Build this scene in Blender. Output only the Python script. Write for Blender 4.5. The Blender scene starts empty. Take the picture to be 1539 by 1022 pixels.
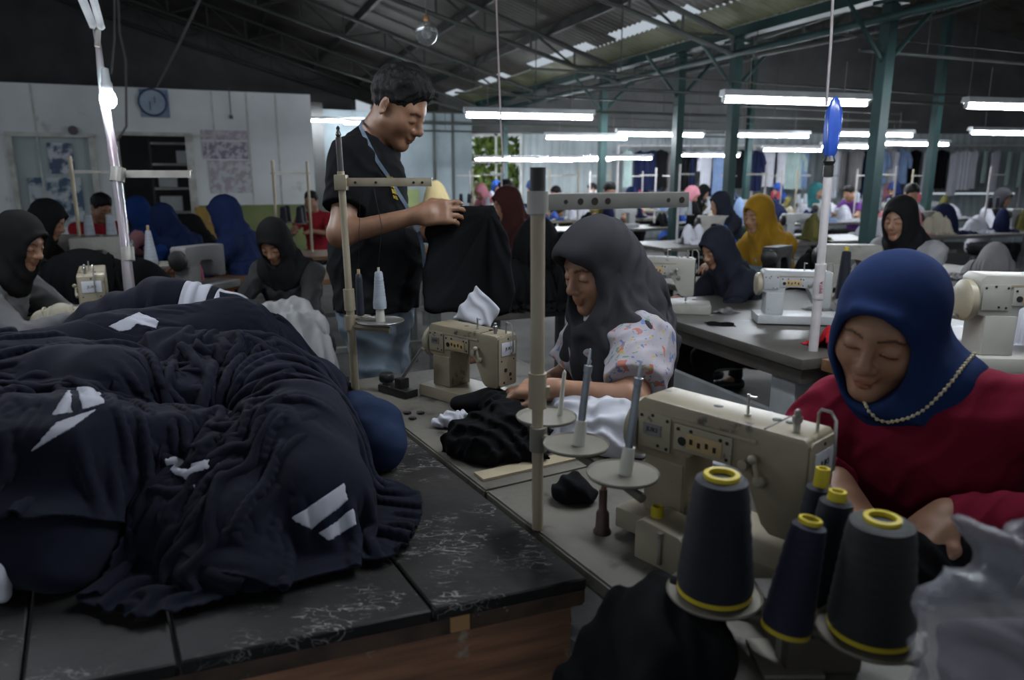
import bpy, bmesh, math, random
import numpy as np
from mathutils import Vector, Matrix
SC = bpy.context.scene
COL = SC.collection
R = math.radians
rnd = random.Random(7)
F32 = np.float32
# ------------------------------------------------------------------ camera frame
FPX, CX, CY, HZ, CAMH = 1100.0, 769.5, 511.0, 268.0, 1.40
PITCH = math.atan((CY - HZ) / FPX)
cp, sp = math.cos(PITCH), math.sin(PITCH)
def ray(u, v):
    xc, yc = (u - CX) / FPX, -(v - CY) / FPX
    return Vector((xc, cp + yc * sp, -sp + yc * cp))
def atz(u, v, z):
    r = ray(u, v); t = (z - CAMH) / r.z
    return Vector((r.x * t, r.y * t, z))
def atd(u, v, d):
    r = ray(u, v)
    return Vector((r.x * d, r.y * d, CAMH + r.z * d))
def proj(p):
    d = p[1] * cp - (p[2] - CAMH) * sp
    y = p[1] * sp + (p[2] - CAMH) * cp
    return (CX + FPX * p[0] / d, CY - FPX * y / d)
# room axes: A runs into the hall (22 degrees left of the view), B runs to the right
AZ = R(22)
A = Vector((-math.sin(AZ), math.cos(AZ), 0)); B = Vector((math.cos(AZ), math.sin(AZ), 0))
def room(s, d, z=0.0):
    p = B * s + A * d
    return Vector((p.x, p.y, z))
# ------------------------------------------------------------------ materials
MATS = {}
def nd(nt, t, **kw):
    n = nt.nodes.new(t)
    for k, v in kw.items():
        if hasattr(n, k): setattr(n, k, v)
        else: n.inputs[k].default_value = v
    return n
def mat(name, col, col2=None, scale=6.0, rough=0.7, metal=0.0, bump=0.0, bscale=None, detail=4.0,
        spec=0.4, contrast=(0.35, 0.65), emit=None, strength=0.0, stretch=None, attr=False, sheen=0.0, alpha=1.0, trans=0.0, grime=None, subs=0.0):
    if name in MATS: return MATS[name]
    m = bpy.data.materials.new(name); m.use_nodes = True; nt = m.node_tree
    bs = nt.nodes['Principled BSDF']; L = nt.links.new
    bs.inputs['Roughness'].default_value = rough; bs.inputs['Metallic'].default_value = metal
    bs.inputs['Specular IOR Level'].default_value = spec
    if sheen: bs.inputs['Sheen Weight'].default_value = sheen; bs.inputs['Sheen Roughness'].default_value = 0.5
    if alpha < 1: bs.inputs['Alpha'].default_value = alpha
    if trans: bs.inputs['Transmission Weight'].default_value = trans
    if subs:
        bs.inputs['Subsurface Weight'].default_value = subs; bs.inputs['Subsurface Radius'].default_value = (0.012, 0.005, 0.003)
        bs.inputs['Subsurface Scale'].default_value = 1.0
    c1 = (*col, 1); c2 = (*(col2 or [c * 0.75 for c in col]), 1)
    tc = nt.nodes.new('ShaderNodeTexCoord'); vec = tc.outputs['Object']
    if stretch:
        mp = nd(nt, 'ShaderNodeMapping'); mp.inputs['Scale'].default_value = stretch; L(vec, mp.inputs['Vector']); vec = mp.outputs['Vector']
    nz = nd(nt, 'ShaderNodeTexNoise'); nz.inputs['Scale'].default_value = scale; nz.inputs['Detail'].default_value = detail
    L(vec, nz.inputs['Vector'])
    mr = nd(nt, 'ShaderNodeMapRange'); mr.inputs['From Min'].default_value = contrast[0]; mr.inputs['From Max'].default_value = contrast[1]
    L(nz.outputs['Fac'], mr.inputs['Value'])
    mx = nd(nt, 'ShaderNodeMix', data_type='RGBA'); mx.inputs['A'].default_value = c1; mx.inputs['B'].default_value = c2
    L(mr.outputs['Result'], mx.inputs['Factor']); out = mx.outputs['Result']
    if attr:
        at = nd(nt, 'ShaderNodeAttribute'); at.attribute_name = 'Col'
        m2 = nd(nt, 'ShaderNodeMix', data_type='RGBA', blend_type='MULTIPLY'); m2.inputs['Factor'].default_value = 1
        L(out, m2.inputs['A']); L(at.outputs['Color'], m2.inputs['B']); out = m2.outputs['Result']
    if grime:   # (colour, scale, threshold) dark oily blotches
        gz = nd(nt, 'ShaderNodeTexNoise'); gz.inputs['Scale'].default_value = grime[1]; gz.inputs['Detail'].default_value = 6; gz.inputs['Roughness'].default_value = 0.65
        L(tc.outputs['Object'], gz.inputs['Vector'])
        gr = nd(nt, 'ShaderNodeMapRange'); gr.inputs['From Min'].default_value = grime[2]; gr.inputs['From Max'].default_value = grime[2] + (grime[3] if len(grime) > 3 else 0.06)
        L(gz.outputs['Fac'], gr.inputs['Value'])
        m3 = nd(nt, 'ShaderNodeMix', data_type='RGBA'); m3.inputs['B'].default_value = (*grime[0], 1)
        L(gr.outputs['Result'], m3.inputs['Factor']); L(out, m3.inputs['A']); out = m3.outputs['Result']
    L(out, bs.inputs['Base Color'])
    if emit:
        bs.inputs['Emission Color'].default_value = (*emit, 1); bs.inputs['Emission Strength'].default_value = strength
    if bump:
        bz = nd(nt, 'ShaderNodeTexNoise'); bz.inputs['Scale'].default_value = bscale or scale * 8; bz.inputs['Detail'].default_value = 3
        L(vec, bz.inputs['Vector'])
        bp = nd(nt, 'ShaderNodeBump'); bp.inputs['Strength'].default_value = bump; bp.inputs['Distance'].default_value = 0.01
        L(bz.outputs['Fac'], bp.inputs['Height']); L(bp.outputs['Normal'], bs.inputs['Normal'])
    MATS[name] = m
    return m
def fabric(name, col, k=0.8, rough=0.9, bump=0.25, sheen=0.0, sc=5):
    return mat(name, col, [c * k for c in col], scale=sc, rough=rough, bump=bump, bscale=900, spec=0.08, sheen=sheen)
# ------------------------------------------------------------------ object helpers
def tag(o, label=None, cat=None, group=None, kind=None):
    if label: o['label'] = label
    if cat: o['category'] = cat
    if group: o['group'] = group
    if kind: o['kind'] = kind
    return o
def empty(name, loc=(0, 0, 0), rz=0.0, label=None, cat=None, group=None):
    o = bpy.data.objects.new(name, None); COL.objects.link(o); o.location = loc; o.rotation_euler = (0, 0, rz); o.empty_display_size = 0.1
    return tag(o, label, cat, group)
def link(name, me, m, parent=None, loc=None, rz=None, smooth=False):
    o = bpy.data.objects.new(name, me); COL.objects.link(o)
    if m is not None:
        for k in (m if isinstance(m, (list, tuple)) else [m]): me.materials.append(k)
    if parent is not None: o.parent = parent
    if loc is not None: o.location = loc
    if rz is not None: o.rotation_euler = (0, 0, rz)
    if smooth: me.polygons.foreach_set('use_smooth', np.ones(len(me.polygons), dtype=bool))
    return o
class MB:
    """collects shapes into one bmesh"""
    def __init__(s): s.bm = bmesh.new()
    def _add(s, verts, faces, M=None, mi=0, sm=False):
        vs = [s.bm.verts.new(M @ Vector(v) if M is not None else v) for v in verts]
        for f in faces:
            try:
                fc = s.bm.faces.new([vs[i] for i in f]); fc.material_index = mi; fc.smooth = sm
            except ValueError: pass
        return s
    def box(s, c, d, M=None, bev=0.0, mi=0):
        b = bmesh.new(); bmesh.ops.create_cube(b, size=1)
        for v in b.verts: v.co = Vector((v.co.x * d[0] + c[0], v.co.y * d[1] + c[1], v.co.z * d[2] + c[2]))
        if bev: bmesh.ops.bevel(b, geom=list(b.edges), offset=bev, segments=2, profile=0.6, affect='EDGES')
        return s._join(b, M, mi)
    def _join(s, b, M=None, mi=0, sm=False):
        b.verts.index_update()
        vs = [v.co.copy() for v in b.verts]; fs = [[v.index for v in f.verts] for f in b.faces]
        b.free(); return s._add(vs, fs, M, mi, sm)
    def prism(s, pts, y0, y1, M=None, bev=0.0, mi=0, axis='y'):
        """polygon pts (x,z) extruded along y"""
        b = bmesh.new()
        lo = [b.verts.new((p[0], y0, p[1])) for p in pts]; hi = [b.verts.new((p[0], y1, p[1])) for p in pts]
        n = len(pts); b.faces.new(lo); b.faces.new(list(reversed(hi)))
        for i in range(n): b.faces.new((lo[i], hi[i], hi[(i + 1) % n], lo[(i + 1) % n]))
        bmesh.ops.recalc_face_normals(b, faces=list(b.faces))
        if bev: bmesh.ops.bevel(b, geom=list(b.edges), offset=bev, segments=2, profile=0.6, affect='EDGES')
        return s._join(b, M, mi)
    def tube(s, pts, r, n=10, M=None, mi=0, caps=True):
        pts = [Vector(p) for p in pts]; rs = r if isinstance(r, (list, tuple)) else [r] * len(pts)
        rings = []; up = None
        for i, p in enumerate(pts):
            t = (pts[min(i + 1, len(pts) - 1)] - pts[max(i - 1, 0)]).normalized()
            if up is None: up = t.orthogonal().normalized()
            up = (up - t * up.dot(t));
            up = up.normalized() if up.length > 1e-6 else t.orthogonal().normalized()
            w = t.cross(up)
            rings.append([p + (up * math.cos(2 * math.pi * k / n) + w * math.sin(2 * math.pi * k / n)) * rs[i] for k in range(n)])
        verts = [v for q in rings for v in q]; faces = []
        for i in range(len(rings) - 1):
            for k in range(n):
                faces.append((i * n + k, i * n + (k + 1) % n, (i + 1) * n + (k + 1) % n, (i + 1) * n + k))
        s._add(verts, faces, M, mi, True)
        if caps:
            s._add(rings[0], [list(range(n - 1, -1, -1))], M, mi); s._add(rings[-1], [list(range(n))], M, mi)
        return s
    def lathe(s, prof, n=24, M=None, mi=0, c=(0, 0, 0)):
        verts = []; faces = []
        for (r, z) in prof:
            for k in range(n):
                a = 2 * math.pi * k / n; verts.append((c[0] + r * math.cos(a), c[1] + r * math.sin(a), c[2] + z))
        for i in range(len(prof) - 1):
            for k in range(n):
                faces.append((i * n + k, i * n + (k + 1) % n, (i + 1) * n + (k + 1) % n, (i + 1) * n + k))
        if prof[0][0] > 1e-5: faces.append(list(range(n - 1, -1, -1)))
        if prof[-1][0] > 1e-5: faces.append([(len(prof) - 1) * n + k for k in range(n)])
        return s._add(verts, faces, M, mi, True)
    def cyl(s, p0, p1, r, n=14, M=None, mi=0): return s.tube([p0, p1], r, n, M, mi)
    def sphere(s, c, r, M=None, mi=0, seg=14):
        b = bmesh.new(); bmesh.ops.create_uvsphere(b, u_segments=seg, v_segments=seg // 2 + 2, radius=1)
        rr = r if isinstance(r, (tuple, list)) else (r, r, r)
        for v in b.verts: v.co = Vector((v.co.x * rr[0] + c[0], v.co.y * rr[1] + c[1], v.co.z * rr[2] + c[2]))
        return s._join(b, M, mi, True)
    def build(s, name, m, parent=None, loc=None, rz=None, auto=True):
        bmesh.ops.remove_doubles(s.bm, verts=list(s.bm.verts), dist=1e-5)
        bmesh.ops.recalc_face_normals(s.bm, faces=list(s.bm.faces))
        me = bpy.data.meshes.new(name); s.bm.to_mesh(me); s.bm.free()
        if auto:
            me.polygons.foreach_set('use_smooth', np.ones(len(me.polygons), dtype=bool))
            try: me.set_sharp_from_angle(angle=R(38))
            except Exception: pass
        return link(name, me, m, parent, loc, rz)
def copy_tree(o, parent=None):
    c = o.copy(); COL.objects.link(c)
    if parent is not None: c.parent = parent
    for ch in list(o.children): copy_tree(ch, c)
    return c
def recolor(o, m, slot=0):
    o.material_slots[slot].link = 'OBJECT'; o.material_slots[slot].material = m
def rot_to(d):
    return Vector((0, 0, 1)).rotation_difference(Vector(d).normalized()).to_matrix().to_4x4()
def text_mesh(name, s, size, m, parent, M, depth=0.0004):
    cu = bpy.data.curves.new(name, 'FONT'); cu.body = s; cu.size = size; cu.align_x = 'CENTER'; cu.align_y = 'CENTER'; cu.extrude = depth
    o = bpy.data.objects.new(name, cu); COL.objects.link(o)
    dg = bpy.context.evaluated_depsgraph_get(); dg.update()
    me = bpy.data.meshes.new_from_object(o.evaluated_get(dg)); me.name = name
    bpy.data.objects.remove(o); bpy.data.curves.remove(cu)
    me.transform(M)
    return link(name, me, m, parent)
# ------------------------------------------------------------------ signed distance modelling
def V3(p): return np.array(p, dtype=F32)
def smin(a, b, k):
    if k <= 0: return np.minimum(a, b)
    h = np.maximum(k - np.abs(a - b), 0) / k
    return np.minimum(a, b) - h * h * k * F32(0.25)
def smax(a, b, k): return -smin(-a, -b, k)
def ln(q): return np.sqrt((q * q).sum(1))
def sph(P, c, r): return ln(P - V3(c)) - F32(r)
def ell(P, c, r, M=None):
    q = P - V3(c)
    if M is not None: q = q @ np.array(M, dtype=F32)        # columns of M are the local axes
    r = V3(r); k0 = ln(q / r); k1 = ln(q / (r * r))
    return k0 * (k0 - 1) / np.maximum(k1, 1e-6)
def cap(P, a, b, ra, rb=None):
    rb = ra if rb is None else rb
    a = V3(a); ba = V3(b) - a; pa = P - a
    h = np.clip((pa @ ba) / max(float(ba @ ba), 1e-9), 0, 1)
    return ln(pa - h[:, None] * ba) - (F32(ra) + h * F32(rb - ra))
def chain(P, pts, rs, k=0.02):
    d = None
    for i in range(len(pts) - 1):
        e = cap(P, pts[i], pts[i + 1], rs[i], rs[i + 1]); d = e if d is None else smin(d, e, k)
    return d
def rbox(P, c, h, r, M=None):
    q = P - V3(c)
    if M is not None: q = q @ np.array(M, dtype=F32)
    q = np.abs(q) - (V3(h) - F32(r))
    return ln(np.maximum(q, 0)) + np.minimum(q.max(1), 0) - F32(r)
def plane(P, c, n):
    n = np.array(n, dtype=F32); n = n / np.linalg.norm(n); return (P - V3(c)) @ n
def wob(P, f, seed):
    """cheap smooth noise: a sum of warped sines in about -1..1"""
    g = np.random.RandomState(seed); o = np.zeros(len(P), F32); amp = 0.0; a = 1.0
    for i in range(5):
        d = g.normal(size=3); d /= np.linalg.norm(d); ph = g.uniform(0, 6.28)
        o += F32(a) * np.sin((P @ d.astype(F32)) * F32(f * (1 + 0.55 * i)) + F32(ph) + F32(1.3) * np.sin(P @ g.normal(size=3).astype(F32) * F32(f * 0.6))); amp += a; a *= 0.75
    return o / F32(amp) * F32(1.6)
def folds(P, d, wl, seed, warp=1.0, sharp=1.5):
    """fold relief 0..1 along direction d (the direction ACROSS the folds), wavelength wl"""
    d = np.array(d, dtype=F32); d /= np.linalg.norm(d)
    ph = (P @ d) * F32(2 * math.pi / wl) + F32(warp * 2.2) * wob(P, 1.6 / wl * 0.8, seed)
    return np.power(F32(0.5) + F32(0.5) * np.sin(ph), F32(sharp)) 
def euler(rx=0, ry=0, rz=0): return np.array((Matrix.Rotation(rz, 3, 'Z') @ Matrix.Rotation(rx, 3, 'X') @ Matrix.Rotation(ry, 3, 'Y')), dtype=F32)
def surfnet(f, lo, hi, h, lip=1.0):
    lo = np.array(lo, F32); hi = np.array(hi, F32); BS = 8
    nb = np.ceil((hi - lo) / (h * BS)).astype(int); n = nb * BS
    ax = [lo[i] + h * np.arange(n[i], dtype=F32) for i in range(3)]
    bx = [lo[i] + h * (BS * np.arange(nb[i]) + (BS - 1) / 2).astype(F32) for i in range(3)]
    C = np.stack(np.meshgrid(*bx, indexing='ij'), -1).reshape(-1, 3).astype(F32)
    dc = np.concatenate([f(C[i:i + 150000]) for i in range(0, len(C), 150000)])
    keep = np.abs(dc) < h * BS * 0.9 * 1.35 * lip + 0.012
    D4 = np.empty((nb[0] * nb[1] * nb[2], BS, BS, BS), F32); D4[:] = dc[:, None, None, None]
    ids = np.nonzero(keep)[0]
    off = np.stack(np.meshgrid(*[h * (np.arange(BS) - (BS - 1) / 2)] * 3, indexing='ij'), -1).reshape(-1, 3).astype(F32)
    step = 400
    for i in range(0, len(ids), step):
        j = ids[i:i + step]; Q = (C[j][:, None, :] + off[None]).reshape(-1, 3)
        D4[j] = f(Q).reshape(len(j), BS, BS, BS)
    D = D4.reshape(nb[0], nb[1], nb[2], BS, BS, BS).transpose(0, 3, 1, 4, 2, 5).reshape(*n)
    S = D < 0
    c8 = [(0, 0, 0), (1, 0, 0), (0, 1, 0), (1, 1, 0), (0, 0, 1), (1, 0, 1), (0, 1, 1), (1, 1, 1)]
    cnt = np.zeros(n - 1, np.int8)
    for (x, y, z) in c8: cnt += S[x:n[0] - 1 + x, y:n[1] - 1 + y, z:n[2] - 1 + z]
    ijk = np.stack(np.nonzero((cnt > 0) & (cnt < 8)), -1)
    vals = np.stack([D[ijk[:, 0] + x, ijk[:, 1] + y, ijk[:, 2] + z] for (x, y, z) in c8], 1)
    acc = np.zeros((len(ijk), 3), F32); num = np.zeros(len(ijk), F32)
    for a in range(8):
        for bit in (1, 2, 4):
            if a & bit: continue
            b = a | bit; va, vb = vals[:, a], vals[:, b]; ms = (va < 0) != (vb < 0)
            t = np.where(ms, va / np.where(ms, va - vb, 1), 0)
            p = np.array(c8[a], F32)[None] + t[:, None] * (np.array(c8[b], F32) - np.array(c8[a], F32))[None]
            acc += p * ms[:, None]; num += ms
    verts = lo + h * (ijk + acc / num[:, None])
    idx = np.full(n, -1, np.int32); idx[ijk[:, 0], ijk[:, 1], ijk[:, 2]] = np.arange(len(ijk))
    quads = []
    for axn in range(3):
        sl0 = [slice(None)] * 3; sl1 = [slice(None)] * 3; sl0[axn] = slice(0, -1); sl1[axn] = slice(1, None)
        a, b = S[tuple(sl0)], S[tuple(sl1)]
        e = np.stack(np.nonzero(a != b), -1)
        o1, o2 = [(1, 2), (2, 0), (0, 1)][axn]
        e = e[(e[:, o1] > 0) & (e[:, o2] > 0)]
        inside = a[e[:, 0], e[:, 1], e[:, 2]]
        def g(d1, d2):
            q = e.copy(); q[:, o1] -= d1; q[:, o2] -= d2; return idx[q[:, 0], q[:, 1], q[:, 2]]
        q = np.stack([g(1, 1), g(0, 1), g(0, 0), g(1, 0)], 1)
        q[~inside] = q[~inside][:, ::-1]
        quads.append(q[(q >= 0).all(1)])
    return verts.astype(F32), np.concatenate(quads)
def sdf_mesh(name, f, lo, hi, h, m, parent=None, colf=None, smooth=1, lip=1.0, keep_big=False, mod=None):
    v, q = surfnet(f, lo, hi, h, lip)
    e = np.concatenate([q[:, [0, 1]], q[:, [1, 2]], q[:, [2, 3]], q[:, [3, 0]]])
    for _ in range(smooth):
        s = np.zeros_like(v); c = np.zeros(len(v), F32)
        np.add.at(s, e[:, 0], v[e[:, 1]]); np.add.at(c, e[:, 0], 1); np.add.at(s, e[:, 1], v[e[:, 0]]); np.add.at(c, e[:, 1], 1)
        v = v * F32(0.45) + s / np.maximum(c, 1)[:, None] * F32(0.55)
    if keep_big:      # only the largest connected piece
        lab = np.arange(len(v))
        while True:
            l2 = lab.copy(); np.minimum.at(l2, e[:, 0], lab[e[:, 1]]); np.minimum.at(l2, e[:, 1], lab[e[:, 0]]); l2 = l2[l2]
            if (l2 == lab).all(): break
            lab = l2
        u, cn = np.unique(lab, return_counts=True); ok = lab == u[cn.argmax()]
        mp = np.cumsum(ok) - 1; q = mp[q[ok[q[:, 0]]]]; v = v[ok]
    if mod is not None: v = mod(v)
    me = bpy.data.meshes.new(name); nv, nq = len(v), len(q)
    me.vertices.add(nv); me.vertices.foreach_set('co', v.astype(F32).ravel())
    me.loops.add(nq * 4); me.loops.foreach_set('vertex_index', q.astype(np.int32).ravel())
    me.polygons.add(nq); me.polygons.foreach_set('loop_start', np.arange(0, nq * 4, 4, dtype=np.int32))
    try: me.polygons.foreach_set('loop_total', np.full(nq, 4, dtype=np.int32))
    except Exception: pass
    me.polygons.foreach_set('use_smooth', np.ones(nq, dtype=bool))
    me.update(calc_edges=True); me.validate()
    if colf is not None:
        c = np.ones((nv, 4), F32); c[:, :3] = colf(v)
        at = me.color_attributes.new('Col', 'FLOAT_COLOR', 'POINT'); at.data.foreach_set('color', c.ravel())
    return link(name, me, m, parent)
# ================================================================== SETTING
M_floor = mat('concrete', (0.10, 0.095, 0.088), (0.055, 0.052, 0.05), scale=2.2, rough=0.75, bump=0.2, bscale=40, grime=((0.02, 0.02, 0.02), 1.3, 0.55, 0.2))
M_sheet = mat('roof_sheet', (0.14, 0.132, 0.115), (0.085, 0.078, 0.068), scale=1.4, rough=0.6, metal=0.3, grime=((0.05, 0.035, 0.025), 1.1, 0.56, 0.15))
M_fibre = mat('fibreglass_sheet', (0.26, 0.27, 0.15), (0.13, 0.14, 0.07), scale=2.0, rough=0.5, alpha=0.85)
M_truss = mat('truss_paint', (0.055, 0.062, 0.055), (0.035, 0.038, 0.034), scale=4, rough=0.6)
M_teal = mat('teal_paint', (0.014, 0.046, 0.044), (0.010, 0.028, 0.028), scale=3, rough=0.55)
M_white = mat('painted_board', (0.78, 0.80, 0.80), (0.62, 0.64, 0.65), scale=1.2, rough=0.7, grime=((0.3, 0.28, 0.25), 2.2, 0.62, 0.15))
M_blue = mat('bluegrey_board', (0.20, 0.24, 0.255), (0.14, 0.17, 0.185), scale=1.5, rough=0.7)
M_olive = mat('olive_paint', (0.22, 0.26, 0.10), (0.14, 0.17, 0.07), scale=2, rough=0.7)
M_dark = mat('dark_void', (0.02, 0.02, 0.02), rough=0.8)
M_frame = mat('frame_white', (0.62, 0.62, 0.58), (0.42, 0.40, 0.36), scale=6, rough=0.55)
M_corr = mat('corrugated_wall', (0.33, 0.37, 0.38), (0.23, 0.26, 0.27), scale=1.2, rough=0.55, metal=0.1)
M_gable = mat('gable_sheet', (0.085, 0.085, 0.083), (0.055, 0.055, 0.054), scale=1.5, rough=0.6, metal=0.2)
def S(o): return tag(o, kind='structure')
mb = MB(); mb.box((2, 9, -0.05), (46, 44, 0.1)); S(mb.build('floor', M_floor))
SL = 0.31; GS, GH = 5.5, 3.0
def roof_z(s): return GH + SL * abs(s - GS)
def corrugated(name, s0, s1, d0, d1, zf, m, wl=0.11, amp=0.011, off=0.0):
    n = int((d1 - d0) / (wl / 4)); me = bpy.data.meshes.new(name); vs = []; fs = []
    for i in range(n + 1):
        d = d0 + (d1 - d0) * i / n; w = amp * math.sin(2 * math.pi * d / wl)
        for s in (s0, s1): p = room(s, d, zf(s) + w + off); vs.append(p)
    vs += [v + Vector((0, 0, 0.012)) for v in vs]; k = 2 * (n + 1)
    for i in range(n):
        fs.append((2 * i, 2 * i + 1, 2 * i + 3, 2 * i + 2)); fs.append((k + 2 * i, k + 2 * i + 2, k + 2 * i + 3, k + 2 * i + 1))
    me.from_pydata(vs, [], fs); me.update()
    return S(link(name, me, m, smooth=True))
corrugated('ceiling', -9, 4.86, -5, 21, roof_z, M_sheet)
for (d0, d1) in ((-5, 7.1), (8.9, 9.5), (11.6, 12.6), (14.2, 15.2), (16.5, 21)):
    corrugated('ceiling', 4.83, 5.08, d0, d1, roof_z, M_sheet, off=0.03)
corrugated('ceiling', 5.06, GS - 0.06, -5, 21, roof_z, M_fibre)
corrugated('ceiling', GS + 0.06, 6.1, -5, 21, roof_z, M_fibre)
for (d0, d1) in ((-5, 8.8), (9.9, 12.4), (13.5, 21)):
    corrugated('ceiling', 6.05, 6.4, d0, d1, roof_z, M_sheet, off=0.03)
corrugated('ceiling', 6.38, 9.3, -5, 21, roof_z, M_sheet)
for (d0, d1) in ((-5, 7.0), (8.0, 10.5), (11.2, 21)):
    corrugated('ceiling', 9.28, 9.55, d0, d1, roof_z, M_sheet, off=0.03)
corrugated('ceiling', 9.53, 13, -5, 21, roof_z, M_sheet)
corrugated('ceiling', 13, 20.0, -5, 21, lambda s: roof_z(13) - SL * (s - 13), M_sheet)
# valley gutter, purlins, trusses, columns
mb = MB(); mb.box((0, 8, GH - 0.05), (0.16, 26, 0.10)); g = mb.build('beam_gutter', M_teal); g.location = room(GS, 0); g.rotation_euler = (0, 0, AZ); S(g)
mb = MB(); mb.cyl((0, -5, 2.72), (0, 21, 2.72), 0.035); g = mb.build('beam_tie_pipe', M_teal); g.location = room(GS - 0.1, 0); g.rotation_euler = (0, 0, AZ); S(g)
for s in (-7.8, -6.5, -5.2, -3.9, -2.6, -1.3, 0.0, 1.2, 2.4, 3.4, 4.3, 6.4, 7.4, 8.5, 9.6, 10.7, 11.8, 12.9):
    mb = MB(); mb.box((0, 8, 0), (0.05, 26, 0.11)); p = mb.build('beam_purlin', M_truss)
    p.location = room(s, 0, roof_z(s) - 0.085); p.rotation_euler = (0, 0, AZ); S(p)
def truss(d, s0, s1, zf, step=0.62, depth=0.42):
    mb = MB(); n = max(2, int(abs(s1 - s0) / step)); top = []; bot = []
    for i in range(n + 1):
        s = s0 + (s1 - s0) * i / n; top.append(room(s, d, zf(s) - 0.16)); bot.append(room(s, d, zf(s) - 0.16 - depth * (0.4 + 0.6 * math.sin(math.pi * i / n))))
    mb.tube(top, 0.032, 6); mb.tube(bot, 0.028, 6)
    for i in range(n + 1):
        mb.cyl(top[i], bot[i], 0.016, 5)
        if i < n: mb.cyl(bot[i] if i % 2 else top[i], top[i + 1] if i % 2 else bot[i + 1], 0.016, 5)
    S(mb.build('beam_truss', M_truss))
for d in (3.6, 6.9, 9.4, 12.3, 15.3, 18):
    truss(d, -8.8, GS - 0.15, roof_z); truss(d, GS + 0.15, 13, roof_z)
for d in (5.0, 7.0, 8.06, 10.0, 14.0):
    mb = MB(); mb.box((0, 0, 1.5), (0.10, 0.10, 3.0)); mb.box((0, 0, 2.86), (0.2, 0.2, 0.03)); mb.box((0, 0, 0.01), (0.24, 0.24, 0.02))
    mb.cyl((0, 0, 2.35), (0.5, 0, 2.85), 0.02, 6); mb.cyl((0, 0, 2.35), (-0.5, 0, 2.85), 0.02, 6)
    c = mb.build('column', M_teal); c.location = room(GS, d); c.rotation_euler = (0, 0, AZ); S(c)
for (s, d) in ((9.6, 7.75), (9.6, 11.7)):
    mb = MB(); mb.box((0, 0, 2.1), (0.10, 0.10, 4.2)); mb.box((0, 0, 0.01), (0.2, 0.2, 0.02)); c = mb.build('column', M_teal); c.location = room(s, d); c.rotation_euler = (0, 0, AZ); S(c)
# horizontal conduits from which the lamps hang
for (s0, s1, d, z) in ((3.0, 9.5, 6.6, 2.25), (2.8, 10, 8.4, 2.2), (2.8, 11, 11.0, 2.2), (3.0, 12, 13.5, 2.25), (5.4, 12, 5.2, 2.5)):
    mb = MB(); mb.cyl(room(s0, d, z), room(s1, d, z + 0.03), 0.016, 6); mb.cyl(room(s0, d + 0.35, z + 0.2), room(s1, d + 0.3, z + 0.17), 0.012, 6)
    for k in range(4):
        s = s0 + (s1 - s0) * (k + .5) / 4; mb.cyl(room(s, d, z), room(s, d, roof_z(s) - 0.05), 0.006, 5)
    S(mb.build('beam_conduit', M_truss))
# ---- office partition (d = 11.6): boards round two openings
WD = 11.6
def wallbox(mb, s0, s1, z0, z1, th=0.1, dd=0.0): mb.box(((s0 + s1) / 2, dd, (z0 + z1) / 2), (s1 - s0, th, z1 - z0)); return mb
def placed(o, s=0, d=WD, z=0): o.location = room(s, d, z); o.rotation_euler = (0, 0, AZ); return o
mb = MB()
for a in ((-5.5, -2.34, 0, 2.6), (-2.34, -1.42, 1.97, 2.6), (-2.34, -1.42, 0, 0.75), (-1.42, -1.14, 0, 2.6), (-1.14, -0.2, 2.0, 2.6), (-0.2, 1.47, 0, 2.6)):
    wallbox(mb, *a)
S(placed(mb.build('wall_office', M_white)))
mb = MB(); mb.box((1.42, 3.4, 1.3), (0.1, 6.8, 2.6)); S(placed(mb.build('wall_office_side', M_white)))
mb = MB(); wallbox(mb, -0.18, 1.40, 0.0, 1.02, 0.02, -0.062); S(placed(mb.build('trim_dado', M_olive)))
for s in (-2.05, 0.12, 0.58, 0.98):
    mb = MB(); mb.box((s, -0.055, 1.3), (0.018, 0.012, 2.58)); S(placed(mb.build('trim_batten', M_frame)))
mb = MB()
for a in ((-2.40, -1.38, 1.93, 1.99), (-2.40, -2.33, 0.75, 1.95), (-1.46, -1.38, 0.75, 1.95)): wallbox(mb, *a, 0.06, -0.07)
S(placed(mb.build('window_1', M_frame)))
M_pane = mat('window_glass', (0.55, 0.62, 0.62), (0.48, 0.55, 0.56), scale=2, rough=0.25, alpha=0.75)
mb = MB(); wallbox(mb, -2.34, -1.44, 0.75, 1.94, 0.012, 0.0); S(placed(mb.build('window_1_glass', M_pane)))
mb = MB()
for a in ((-1.14, -0.16, 1.97, 2.02), (-0.27, -0.17, 0, 1.98), (-1.17, -1.10, 0, 1.98), (-0.16, 0.1, 1.97, 2.0)): wallbox(mb, *a, 0.07, -0.06)
S(placed(mb.build('door_1', M_frame)))
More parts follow.
